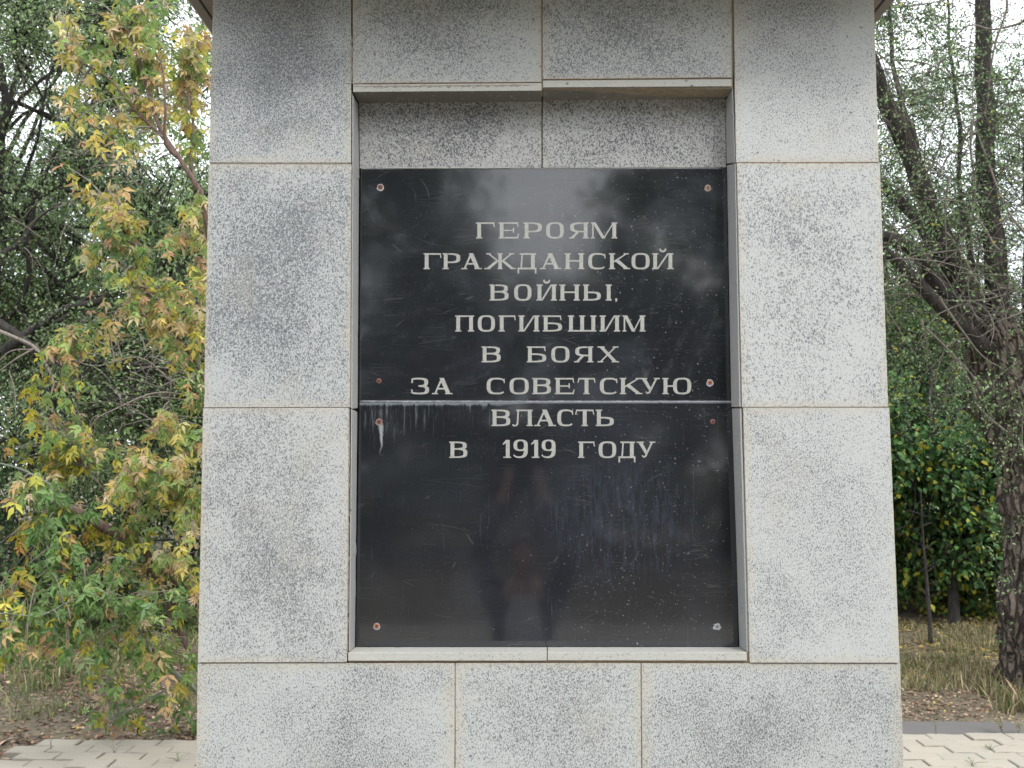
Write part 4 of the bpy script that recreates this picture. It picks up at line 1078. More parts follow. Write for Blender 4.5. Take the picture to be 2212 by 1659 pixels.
# ---- yellowing box elder beside the left edge of the monument
def survey_tree(name, label, cat, base, branches, blobs, lsize, nparts, seed, foliage_mat='leaf', mult=1):
    rg = np.random.default_rng(seed)
    root = empty(name, tuple(base), label, cat); B = np.array(base, float); an = []
    for (pts, ys, w0, w1, mt, nm) in branches:
        pp = [np.array(S(x, y, yy)) for (x, y), yy in zip(pts, ys)]
        K = 22; P = wobble(resample(pp, K), .035, w0 * 333 + pts[0][1], 2.6)
        V, F = tubes(P[None] - B, np.linspace(w0, w1, K)[None], 9, lump=.12)
        if nm == 'cut_stub':
            pass
        me = np_mesh(nm, V, F, M[mt], smooth=True)
        bm = bmesh.new(); bm.from_mesh(me); bmesh.ops.holes_fill(bm, edges=[e for e in bm.edges if e.is_boundary]); bm.to_mesh(me); bm.free()
        mobj(nm, me, root); an.append(P)
    an = np.vstack(an)
    pos, dr, nn, cols, tw, rd = [], [], [], [], [], []
    for (bx, by, rx, ry, n_, pal, y0, y1) in blobs:
        n_tw = max(1, int(n_ * mult / 5 + .5))
        for t_ in range(n_tw):
            c = np.array(S(bx + rg.normal(0, rx * .55), by + rg.normal(0, ry * .55), rg.uniform(y0, y1)))
            a0 = an[((an - c) ** 2).sum(1).argmin()]
            v_ = c - a0; L = np.linalg.norm(v_)
            if L > .9: a0 = c - v_ / L * rg.uniform(.5, .9)
            p = resample([a0, (a0 + c) / 2 + [0, 0, .06 * L + .03], c], 7); tw.append(p); rd.append(np.linspace(.0055, .0022, 7))
            tb = rg.normal(1, .1)
            for k_ in range(5):
                q = p[int(rg.integers(2, 7))] + rg.normal(0, .035, 3)
                pos.append(q); dr.append(nrm(rg.normal(0, .42, 3) + [0, 0, -1.15] + (c - a0) * .3)); nn.append(rg.normal(0, .5, 3) + [0, -.7, .5])
                cols.append(pick(rg, pal, 1)[0] * tb)
    pos, dr, nn, cols = map(np.array, (pos, dr, nn, cols))
    size = lsize * rg.uniform(.65, 1.2, len(pos))
    V, F = tubes(np.array(tw) - B, np.array(rd), 4); tag(mobj('twig', np_mesh('twig', V, F, M['twig_pale'], smooth=True), root), kind='stuff')
    o_ = np.argsort(pos[:, 1] + rg.normal(0, .25, len(pos))); sel, rs = o_[:nparts], o_[nparts:]
    leaf_objects(root, T_COMP, pos[sel] - B, dr[sel], nn[sel], size[sel], cols[sel], None, rg, foliage_mat)
    Vs, Fs, Cs, b = [], [], [], 0
    which = rg.integers(0, len(T_COMP), len(rs))
    for w_ in range(len(T_COMP)):
        q = rs[which == w_]
        if not len(q): continue
        V, F, C = batch(T_COMP[w_], pos[q] - B, dr[q], nn[q], size[q], np.clip(cols[q], .01, .9), b); b += len(V); Vs.append(V); Fs += F; Cs.append(C)
    if Vs: tag(mobj('foliage', np_mesh('foliage', np.vstack(Vs), Fs, M[foliage_mat], np.vstack(Cs)), root), kind='stuff')
    return root
bb, bg, tp_ = 'bark_brown', 'bark_green', 'twig_pale'
B0 = Vector((-1.75, 5.0, -.04))
# the stems leave the ground hidden behind the monument
survey_tree('box_elder', 'box elder with drooping yellow and orange leaves, leaning out from behind the monument', 'tree', B0, [
    ([(560, 1560), (500, 1430), (430, 1300), (352, 1232), (300, 1180), (215, 1130), (138, 1092)], [4.9, 4.7, 4.5, 4.35, 4.25, 4.15, 4.1], .050, .030, bb, 'sawn_off_limb'),
    ([(570, 1580), (500, 1540), (425, 1440), (385, 1350), (345, 1262), (322, 1225)], [4.9, 4.85, 4.6, 4.5, 4.4, 4.35], .030, .020, bb, 'limb'),
    ([(600, 1570), (520, 1480), (440, 1375), (395, 1320), (355, 1270)], [4.95, 4.9, 4.7, 4.6, 4.5], .026, .016, bb, 'limb'),
    ([(590, 1570), (560, 1200), (505, 850), (462, 620), (440, 450), (405, 370), (352, 300), (318, 210), (300, 130), (275, 60)], [4.95, 4.7, 4.3, 4.1, 4.0, 3.95, 3.9, 3.9, 3.9, 3.9], .055, .007, bb, 'limb'),
    ([(405, 370), (350, 290), (300, 240), (240, 170), (180, 135), (140, 110)], [3.95, 3.9, 3.9, 3.85, 3.8, 3.8], .014, .004, bb, 'branch'),
    ([(396, 352), (356, 312), (355, 230), (350, 150), (318, 90)], [3.95, 3.85, 3.8, 3.8, 3.8], .013, .004, bb, 'branch'),
    ([(425, 410), (412, 340), (416, 280), (400, 200), (420, 120)], [4.0, 4.0, 4.0, 4.0, 4.0], .012, .004, bb, 'branch'),
    ([(470, 860), (405, 760), (345, 660), (300, 600), (282, 540), (258, 480)], [4.2, 4.1, 3.95, 3.9, 3.85, 3.8], .016, .005, bb, 'branch'),
    ([(355, 690), (290, 590), (250, 560), (200, 555)], [4.0, 3.9, 3.9, 3.9], .008, .003, bb, 'branch'),
    ([(480, 820), (440, 770), (380, 700), (330, 690)], [4.2, 4.1, 4.0, 4.0], .010, .004, tp_, 'branch'),
    ([(500, 900), (420, 860), (330, 850), (260, 880), (215, 900)], [4.3, 4.1, 4.0, 3.95, 3.9], .010, .004, tp_, 'branch'),
    ([(470, 560), (450, 530), (410, 440), (420, 520)], [4.2, 4.1, 4.0, 4.0], .008, .004, bb, 'branch'),
    ([(480, 1020), (430, 960), (375, 895), (370, 830), (372, 770)], [4.3, 4.2, 4.1, 4.0, 4.0], .009, .004, tp_, 'branch'),
    ([(425, 880), (360, 820), (300, 770), (205, 790), (125, 765)], [4.1, 4.0, 3.9, 3.9, 3.9], .006, .003, tp_, 'branch'),
    ([(470, 1130), (400, 1060), (340, 1020), (250, 1010)], [4.3, 4.1, 4.0, 4.0], .009, .004, bb, 'branch'),
    ([(320, 1250), (300, 1170), (220, 1060), (190, 1010)], [4.4, 4.3, 4.2, 4.2], .010, .004, bb, 'branch'),
], [
    (150, 25, 26, 22, 10, YEL, 3.7, 4.3), (165, 55, 30, 20, 12, YEL, 3.7, 4.2), (225, 75, 22, 18, 14, YEL, 3.7, 4.2), (265, 25, 40, 20, 20, YGR, 3.8, 4.4), (300, 60, 40, 30, 22, YEL, 3.8, 4.3), (170, 110, 24, 16, 15, YEL, 3.7, 4.1), (215, 120, 25, 22, 14, YGR, 3.7, 4.2),
    (340, 20, 40, 30, 15, YGR, 3.8, 4.4), (390, 60, 40, 40, 20, YEL, 3.8, 4.3), (330, 110, 35, 35, 24, YEL, 3.8, 4.3), (290, 150, 35, 30, 22, YGR, 3.8, 4.3), (400, 140, 35, 40, 25, YEL, 3.8, 4.3), (355, 175, 40, 35, 26, YEL, 3.8, 4.3), (430, 190, 25, 40, 20, YEL, 3.9, 4.4),
    (385, 240, 40, 40, 26, YEL, 3.9, 4.4), (300, 215, 30, 25, 14, YGR, 3.8, 4.3), (435, 90, 22, 40, 15, YEL, 3.9, 4.4), (420, 300, 30, 30, 18, YGR, 4.0, 4.5), (340, 250, 25, 22, 12, YEL, 3.8, 4.3),
    (175, 235, 16, 22, 10, YEL, 3.6, 4.0), (130, 262, 26, 14, 10, YEL, 3.6, 4.0), (178, 285, 14, 10, 5, YEL, 3.6, 4.0), (225, 310, 40, 12, 8, YEL, 3.6, 4.0), (240, 260, 18, 12, 5, YEL, 3.6, 4.0), (155, 360, 10, 8, 4, YEL, 3.6, 4.0), (255, 345, 8, 12, 4, YEL, 3.6, 4.0),
    (245, 398, 20, 12, 9, YEL, 3.6, 4.0), (205, 425, 12, 16, 9, YEL, 3.6, 4.0), (235, 455, 25, 18, 18, YEL, 3.6, 4.0), (280, 480, 22, 20, 15, YGR, 3.6, 4.0), (295, 462, 12, 10, 6, YEL, 3.6, 4.0), (255, 500, 18, 16, 9, YGR, 3.6, 4.0),
    (180, 535, 22, 14, 12, YEL, 3.6, 4.0), (235, 525, 20, 12, 9, GRN, 3.6, 4.0), (305, 530, 16, 14, 10, YEL, 3.6, 4.0), (205, 595, 18, 12, 8, GRN, 3.6, 4.0), (265, 592, 12, 10, 5, YEL, 3.6, 4.0), (330, 575, 20, 14, 10, YGR, 3.6, 4.0),
    (420, 450, 28, 28, 20, YEL, 3.8, 4.3), (430, 510, 22, 25, 16, YEL, 3.8, 4.3), (370, 530, 25, 22, 12, YEL, 3.8, 4.3), (425, 600, 26, 28, 22, YEL, 3.8, 4.3), (375, 620, 30, 20, 18, YEL, 3.8, 4.3),
    (300, 650, 40, 20, 26, YEL, 3.8, 4.3), (230, 680, 40, 18, 20, YEL, 3.8, 4.3), (380, 670, 40, 22, 34, YEL, 3.8, 4.3), (430, 700, 25, 28, 22, YEL, 3.8, 4.3), (160, 700, 22, 22, 12, YGR, 3.8, 4.2), (190, 730, 30, 20, 16, YEL, 3.8, 4.2), (330, 715, 30, 20, 14, YEL, 3.8, 4.2),
    (400, 770, 32, 26, 20, YGR, 3.9, 4.4), (425, 830, 26, 30, 20, YGR, 3.9, 4.4), (110, 745, 12, 10, 4, YEL, 3.8, 4.2),
    (350, 930, 30, 16, 22, YEL, 3.7, 4.2), (310, 985, 34, 26, 34, YEL, 3.7, 4.2), (400, 1000, 34, 26, 30, YEL, 3.7, 4.2), (430, 940, 22, 30, 14, YGR, 3.8, 4.3), (340, 1040, 38, 26, 34, YGR, 3.7, 4.2), (260, 1060, 40, 20, 26, YEL, 3.7, 4.2),
    (390, 1070, 36, 24, 28, YEL, 3.8, 4.3), (220, 960, 34, 26, 22, YGR, 3.8, 4.4), (150, 860, 34, 26, 20, YGR, 4.0, 4.6), (110, 920, 34, 30, 22, YGR, 4.0, 4.6), (300, 1120, 36, 24, 22, YGR, 3.8, 4.3), (400, 1140, 32, 26, 26, YEL, 3.8, 4.3), (425, 1060, 22, 30, 16, YGR, 3.8, 4.3),
    (220, 1165, 34, 22, 18, YBK, 4.1, 4.7), (330, 1190, 34, 24, 18, YGR, 3.9, 4.5), (400, 1210, 30, 24, 20, YEL, 3.9, 4.5), (60, 880, 40, 34, 18, YBK, 4.2, 4.8), (420, 1270, 24, 24, 14, YGR, 4.0, 4.6), (120, 1010, 45, 24, 18, YBK, 4.2, 4.8), (60, 1000, 45, 40, 26, YBK, 4.3, 4.8),
    (340, 1265, 30, 20, 12, YEL, 4.0, 4.5), (230, 1235, 30, 16, 12, YEL, 4.0, 4.5), (390, 1330, 26, 22, 10, YGR, 4.1, 4.5),
], .112, 300, 61, mult=2.1)
survey_tree('box_elder', 'young green box elder with thin stems, low at the left over the litter', 'tree', Vector((-2.15, 5.15, -.04)), [
    ([(480, 1570), (430, 1500), (345, 1430), (268, 1340), (215, 1275), (165, 1190), (122, 1120), (112, 1050)], [4.8, 4.6, 4.3, 4.1, 4.0, 3.9, 3.85, 3.8], .017, .007, bg, 'stem'),
    ([(500, 1570), (440, 1510), (345, 1432), (250, 1330), (170, 1345), (80, 1350), (0, 1345), (-60, 1330)], [4.8, 4.7, 4.3, 3.8, 3.7, 3.65, 3.6, 3.6], .012, .006, bg, 'stem'),
    ([(250, 1330), (180, 1290), (90, 1330), (0, 1325), (-50, 1350)], [3.8, 3.6, 3.5, 3.45, 3.4], .006, .005, bg, 'stem'),
    ([(112, 1050), (60, 1020), (10, 1005), (-30, 1000)], [3.8, 3.8, 3.8, 3.8], .006, .004, bg, 'stem'),
    ([(430, 1500), (400, 1480), (330, 1500), (240, 1560)], [4.6, 4.5, 4.4, 4.4], .008, .004, bg, 'stem'),
], [
    (120, 1070, 34, 24, 18, GRN, 3.6, 4.0), (50, 1060, 36, 30, 16, YGR, 3.7, 4.1), (95, 1130, 30, 24, 16, GRN, 3.6, 4.0), (40, 1120, 30, 24, 10, YBK, 3.9, 4.3), (150, 1175, 26, 26, 20, GRN, 3.6, 4.0), (60, 1215, 30, 30, 16, GRN, 3.6, 4.0), (105, 1220, 26, 30, 20, GRN, 3.6, 4.0),
    (180, 1225, 24, 26, 16, GRN, 3.6, 4.0), (95, 1270, 26, 24, 18, GRN, 3.5, 3.9), (160, 1290, 28, 24, 22, GRN, 3.5, 3.9), (20, 1270, 22, 20, 10, YEL, 3.5, 3.9), (40, 1250, 24, 20, 8, YBK, 3.6, 4.0), (225, 1290, 30, 22, 22, GRN, 3.5, 3.9), (290, 1290, 34, 20, 24, GRN, 3.6, 4.0),
    (130, 1340, 30, 20, 16, GRN, 3.4, 3.8), (60, 1350, 40, 16, 12, YGR, 3.4, 3.8), (170, 1385, 34, 20, 16, GRN, 3.5, 3.9), (10, 1410, 20, 28, 12, GRN, 3.4, 3.8), (65, 1390, 18, 14, 6, YEL, 3.4, 3.8), (150, 1400, 20, 16, 8, GRN, 3.4, 3.8), (320, 1340, 36, 24, 18, YGR, 3.7, 4.1), (390, 1275, 30, 24, 14, GRN, 3.8, 4.3),
    (180, 1100, 30, 22, 12, GRN, 3.7, 4.1), (15, 1150, 20, 30, 10, YBK, 3.8, 4.2), (260, 1215, 34, 18, 12, GRN, 3.8, 4.2), (330, 1420, 24, 16, 8, YEL, 3.8, 4.2), (410, 1420, 22, 18, 8, GRN, 3.9, 4.3), (300, 1560, 40, 20, 14, GRN, 4.86, 5.15), (400, 1565, 26, 20, 12, GRN, 4.86, 5.15), (215, 1560, 30, 16, 8, GRN, 4.9, 5.15), (350, 1520, 40, 16, 8, GRN, 4.7, 5.0),
    (250, 1400, 60, 30, 26, GRN, 3.7, 4.4), (200, 1440, 60, 20, 16, GRN, 4.0, 4.6), (370, 1440, 40, 20, 16, YGR, 4.0, 4.6), (60, 1420, 50, 20, 14, GRN, 3.6, 4.2), (350, 1390, 50, 30, 24, YGR, 3.8, 4.5), (60, 1310, 50, 30, 20, GRN, 3.5, 4.0), (290, 1480, 36, 20, 8, YGR, 4.6, 5.0), (390, 1490, 20, 24, 8, YEL, 4.4, 4.8),
], .122, 300, 62, mult=1.7)
# dark elm limbs crossing behind (part of the first elm)
e1 = [o for o in COL.objects if o.name == 'elm_tree'][0]
E1B = np.array(e1.location)
for pts, ys, w0, w1, mt in (([(8, 760), (30, 740), (95, 692), (150, 664), (205, 650), (262, 612)], [7.3] * 6, .060, .028, 'bark_dark'), ([(95, 692), (130, 690), (190, 640), (250, 640)], [7.3] * 4, .025, .01, 'bark_dark'),
                            ([(-20, 690), (20, 715), (62, 745), (130, 780), (220, 780), (330, 790)], [7.1] * 6, .045, .02, 'bark_dark'), ([(0, 300), (60, 240), (110, 250), (190, 330)], [7.6] * 4, .02, .008, 'bark_dark'),
                            ([(0, 555), (30, 530), (80, 470), (130, 440)], [7.4] * 4, .03, .012, 'bark_dark'), ([(170, 765), (230, 790), (300, 800), (430, 780)], [7.2] * 4, .03, .014, 'bark_dark'), ([(20, 110), (60, 150), (120, 260), (160, 330)], [7.5] * 4, .02, .008, 'bark_dark')):
    P = wobble(resample([np.array(S(x, y, yy)) for (x, y), yy in zip(pts, ys)], 24), .05, w0 * 900, 2)
    V, F = tubes(P[None] - E1B, np.linspace(w0, w1, 24)[None], 8, lump=.15); mobj('limb', np_mesh('limb', V, F, M[mt], smooth=True), e1)
for pts, ys, w0, w1 in (([(-10, 712), (30, 730), (75, 752), (98, 790), (112, 828), (106, 860)], [6.4] * 6, .022, .008), ([(0, 800), (35, 775), (75, 752)], [6.4] * 3, .006, .012), ([(20, 800), (32, 840), (34, 900)], [6.4] * 3, .006, .004),
                        ([(-10, 790), (20, 760), (70, 755)], [6.4] * 3, .005, .008), ([(75, 752), (120, 780), (170, 800)], [6.4] * 3, .007, .003)):
    P = wobble(resample([np.array(S(x, y, yy)) for (x, y), yy in zip(pts, ys)], 16), .03, w0 * 900, 2)
    V, F = tubes(P[None] - E1B, np.linspace(w0, w1, 16)[None], 6); mobj('dead_branch', np_mesh('dead_branch', V, F, M['twig_pale'], smooth=True), e1)
# bare grey twig sprays
rg = np.random.default_rng(71); sp = []; sr = []
for (cx, cy, n_, yy) in ((225, 335, 22, 6.6), (170, 440, 10, 6.8), (60, 500, 7, 6.9), (330, 780, 14, 6.3), (300, 880, 12, 6.0), (380, 830, 10, 5.6), (180, 760, 9, 6.5), (90, 130, 6, 7.2), (370, 1050, 14, 5.2)):
    for i in range(n_):
        p = np.array(S(cx + rg.normal(0, 32), cy + rg.normal(0, 22), yy + rg.normal(0, .25))); d_ = nrm(rg.normal(0, 1, 3) * [1, .5, .4] + [.4, 0, -.1]); q = [p]
        L = rg.uniform(.25, .8)
        for k_ in range(7): d_ = nrm(d_ + rg.normal(0, .2, 3) + [0, 0, -.06]); q.append(q[-1] + d_ * L / 7)
        sp.append(q); sr.append(np.linspace(.0045, .0016, 8))
V, F = tubes(np.array(sp) - E1B, np.array(sr), 4); tag(mobj('bare_twig', np_mesh('bare_twig', V, F, M['twig_pale'], smooth=True), e1), kind='stuff')

# ---- the wood behind
places = [(-12.5, 15, 8.5, 3.4), (-9.0, 17, 8.0, 3.0), (-5.9, 15.0, 7.0, 2.7), (-2.9, 16, 5.4, 2.6), (.6, 16, 5.5, 2.8), (3.6, 17.5, 5.6, 2.5), (6.6, 15.6, 5.4, 2.6), (9.6, 17.2, 5.8, 2.7), (12.8, 15.8, 6.2, 3.2), (-15, 22, 7, 4), (-7, 23, 6.5, 3.5), (5.0, 23, 4.6, 3.0), (11, 23, 5.4, 3.4), (-1, 23, 6, 3.5), (17.5, 15, 6.5, 3.4), (22, 12, 7, 3.6), (27, 15, 7.5, 3.8), (-19, 14, 7.5, 3.8), (-18, 8, 6.5, 3.2), (-24, 10, 7.5, 3.8), (17, 21, 7, 4), (23, 20, 7, 4)]
desc = ['left of the tall feathery elm', 'straight behind the tall feathery elm', 'behind the elm with dark limbs', 'just left of the monument', 'hidden by the monument', 'just right of the monument', 'between the shrub and the elm trunk', 'beyond the big elm trunk', 'past the right edge', 'in the second row far left', 'in the second row left', 'in the second row right', 'in the second row beyond the elm', 'in the second row behind the monument', 'well beyond the right edge', 'at the right corner of the square', 'far out on the right', 'well beyond the left edge', 'at the left side of the square', 'far out on the left', 'in the second row past the right edge', 'in the second row far right']
for i, (x, y, h_, w_) in enumerate(places):
    tree('woodland_tree', 'dark woodland tree, ' + desc[i], 'tree', (x, y, 0), (x + .3, y, h_ * .9), .14, [(x, y, h_ * .62, w_, 1.8, h_ * .46), (x + .4, y - .8, 1.3, w_ * 1.0, 1.0, 1.35)], 18, 1050, 16, .13, ELM_DK if i % 2 else ELM + [((.40, .36, .05), .5)], T_ELM, seed=100 + i, gap=.1, spread=.28, twig_len=1.4, far=True, group='trees of the wood behind')
# ---- trees across the square behind the photographer (mirrored in the plaque)
places = [(-9.2, -17, 11.5, 4.2), (-3.5, -18.0, 11.0, 3.1), (4.6, -18, 10.4, 2.9), (10.5, -17, 10.5, 3.8), (15, -15, 8, 3.5), (-15, -15, 9, 3.8), (.5, -20, 6.6, 3.6)]
desc = ['left of centre', 'beside the sky gap on the left', 'beside the sky gap on the right', 'right of centre', 'far right', 'far left', 'low in the gap']
for i, (x, y, h_, w_) in enumerate(places):
    tree('park_tree', 'green park tree across the square, ' + desc[i], 'tree', (x, y, 0), (x, y, h_ * .85), .2, [(x, y, h_ * .6, w_, 2.4, h_ * .42), (x, y, 1.5, w_, 1.5, 1.5)], 18, 1300, 15, .24, ELM_DK, T_ELM, seed=200 + i, gap=.1, spread=.4, twig_len=1.6, far=True, group='park trees across the square')

# ------------------------------------------------------------------ litter and grass
rg = np.random.default_rng(81)
def litter(name, xr, yr, n, pal, size, dens=None, zo=.0):
    x = rg.uniform(*xr, n); y = rg.uniform(*yr, n)
    k = np.array([mnoise.noise(Vector((a, b, 2)) * .9) for a, b in zip(x, y)]) + rg.normal(0, .25, n) > -.15
    x, y = x[k], y[k]
    if dens: k = dens(x, y); x, y = x[k], y[k]
    z = np.array([ground_z(a, b) for a, b in zip(x, y)]) + rg.uniform(.002, .02, len(x)) + zo
    n = len(x)
    V, Fs, C = batch(T_OVAL, np.stack([x, y, z], -1), rg.normal(0, 1, (n, 3)) * [1, 1, .25], rg.normal(0, .35, (n, 3)) + [0, 0, 1], size * rg.uniform(.5, 1.3, n), pick(rg, pal, n, .25))
    return tag(mobj(name, np_mesh(name, V, Fs, M['leaf_dry'], C)), kind='stuff')
BRN = [((.20, .14, .10), 4), ((.30, .21, .15), 4), ((.13, .09, .065), 3), ((.40, .30, .20), 2.2), ((.30, .15, .10), 1), ((.45, .36, .10), .3)]
YLW = [((.40, .30, .09), 4), ((.30, .22, .09), 4), ((.18, .13, .08), 3), ((.48, .40, .12), 2), ((.12, .13, .05), 1.5)]
tag(litter('leaf_litter', (-7, -1), (4.8, 9.5), 34000, BRN, .045, lambda x, y: ~((x > -3.42) & (y < 4.86))), 'brown fallen leaves covering the ground left of the monument', 'leaf litter')
tag(litter('leaf_litter', (1.5, 8.5), (6.6, 12.5), 24000, YLW, .06), 'yellow and brown fallen leaves under the shrubs right of the monument', 'leaf litter')
tag(litter('leaf_litter', (1.5, 8.5), (5.27, 6.6), 14000, BRN, .035), 'brown matted thatch and leaf crumbs along the far rim of the asphalt path', 'leaf litter')
tag(litter('leaf_litter', (-5.6, -3.43), (1.5, 4.9), 5000, BRN, .055), 'dry leaves in the soil beyond the left rim of the paving', 'leaf litter')
def grass(name, label, n, xr, yr, hmin, hmax, pal, wd=.006, dens=None, tuft=.0):
    nt = n // 9
    tx = rg.uniform(*xr, nt); ty = rg.uniform(*yr, nt)
    k = np.array([mnoise.noise(Vector((a * 1.1, b * 1.1, 12))) + .5 * mnoise.noise(Vector((a * 4, b * 4, 1))) for a, b in zip(tx, ty)]) > -.1
    tx, ty = tx[k], ty[k]
    if dens: k = dens(tx, ty); tx, ty = tx[k], ty[k]
    x = np.repeat(tx, 9) + rg.normal(0, .035, len(tx) * 9); y = np.repeat(ty, 9) + rg.normal(0, .035, len(tx) * 9)
    n = len(x); z = np.array([ground_z(a, b) for a, b in zip(x, y)])
    h = rg.uniform(hmin, hmax, n) * np.repeat(rg.uniform(.6, 1.15, len(tx)), 9)
    lean = rg.normal(0, .34, (n, 2)) + np.repeat(rg.normal(0, .12, (len(tx), 2)), 9, 0); face = rg.uniform(0, np.pi, n)
    wv = np.stack([np.cos(face), np.sin(face), 0 * face], -1) * wd * rg.uniform(.6, 1.4, (n, 1))
    pts = []
    for u_, s_ in ((0, 1), (.45, .85), (.8, .5), (1.0, .05)):
        c = np.stack([x + lean[:, 0] * h * u_ ** 1.7, y + lean[:, 1] * h * u_ ** 1.7, z + h * u_ * (1 - .22 * u_ * np.linalg.norm(lean, axis=1))], -1)
        pts += [c - wv * s_, c + wv * s_]
    V = np.stack(pts, 1).reshape(-1, 3); b = (np.arange(n) * 8)[:, None, None]
    F = (np.array([(0, 1, 3, 2), (2, 3, 5, 4), (4, 5, 7, 6)])[None] + b).reshape(-1, 4)
    C = np.repeat(pick(rg, pal, n, .2), 8, 0)
    return tag(mobj(name, np_mesh(name, V, F, M['leaf_dry'], C)), label, 'grass', kind='stuff')
DRYG = [((.30, .25, .14), 4), ((.23, .19, .11), 4), ((.13, .15, .06), 2.5), ((.48, .40, .26), 2), ((.10, .14, .05), 2)]
GRG = [((.10, .15, .05), 4), ((.16, .20, .08), 3), ((.28, .25, .12), 2), ((.38, .32, .18), 1)]
grass('dry_grass', 'tall dry straw-coloured grass between the path and the trees on the right', 46000, (1.2, 8), (5.5, 9.2), .04, .16, DRYG, .0045, lambda x, y: rg.random(len(x)) < np.clip((y - 5.45) / 1.2, .04, .8))
grass('dry_grass', 'dry grass tufts around the foot of the big elm', 3000, (3.9, 5.9), (5.6, 6.6), .08, .28, DRYG, .005)
grass('sparse_grass', 'sparse short green grass in the litter left of the monument', 22000, (-7, -1.2), (5.05, 9.4), .04, .20, GRG, .0045, lambda x, y: (rg.random(len(x)) < np.clip((y - 4.9) / 2.2, .12, 1)))
# weeds in the paving joints and at its rim
def weed(label, sx_, sy_, yw, h_, n_, pal, seed, tm=None, sp=.03):
    r_ = np.random.default_rng(seed); b = G(sx_, sy_)
    root = empty('weed', tuple(b), label, 'weed'); st = []; pos = []; dd_ = []
    for i in range(n_):
        e = np.array([r_.normal(0, sp), r_.normal(0, sp), h_ * r_.uniform(.5, 1.1)]); st.append(resample([(0, 0, -.01), e * [.3, .3, .6], e], 6))
        for k_ in range(4): pos.append(st[-1][2 + k_] + r_.normal(0, .004, 3)); dd_.append(r_.normal(0, 1, 3) * [1, 1, .4] + [0, 0, .2])
    V, F = tubes(np.array(st), np.ones((n_, 1)) * np.linspace(.0022, .0008, 6)[None], 4); mobj('stem', np_mesh('stem', V, F, M['bark_green']), root)
    pos = np.array(pos); n2 = len(pos)
    V, Fs, C = batch(T_OVAL if tm is None else tm, pos, np.array(dd_), r_.normal(0, .4, (n2, 3)) + [0, 0, 1], h_ * .28 * r_.uniform(.6, 1.2, n2), pick(r_, pal, n2))
    mobj('leaf', np_mesh('leaf', V, Fs, M['leaf'], C), root)
T_BLADE = (np.array([(-.04, 0, 0), (.04, 0, 0), (.03, .6, .04), (-.03, .6, .04), (0, 1, -.08)]), [np.array([(0, 1, 2), (0, 2, 3), (3, 2, 4)])])
GW = [((.20, .30, .08), 3), ((.32, .36, .12), 2), ((.14, .22, .07), 2)]
weed('single green grass shoot at the paving edge, right beside the monument', 2022, 1586, 4.60, .13, 4, GW, 1, T_BLADE)
weed('small bushy green weed growing in a joint of the paving, right', 2140, 1620, 4.16, .05, 6, GW, 2)
weed('lower green weed in the paving at the bottom of the frame, right', 2100, 1655, 3.93, .05, 5, GW, 3)
weed('dry brownish weed with seed heads on the rim of the paving, right', 2165, 1582, 4.62, .13, 8, [((.42, .34, .16), 3), ((.50, .38, .20), 2)], 4, None, .05)
weed('dry yellowish weed with seed heads nearer the right edge', 2200, 1582, 4.62, .11, 6, [((.48, .42, .16), 3), ((.40, .28, .16), 2)], 5, None, .04)
weed('green weed in the paving joint close to the left side of the monument', 385, 1646, 4.02, .06, 5, GW, 6)
weed('thin yellow-green grass blade standing in the left paving', 110, 1620, 4.2, .10, 2, GW, 7, T_BLADE)
weed('thin green grass tuft in the middle of the left paving', 247, 1625, 4.18, .09, 3, GW, 8, T_BLADE)

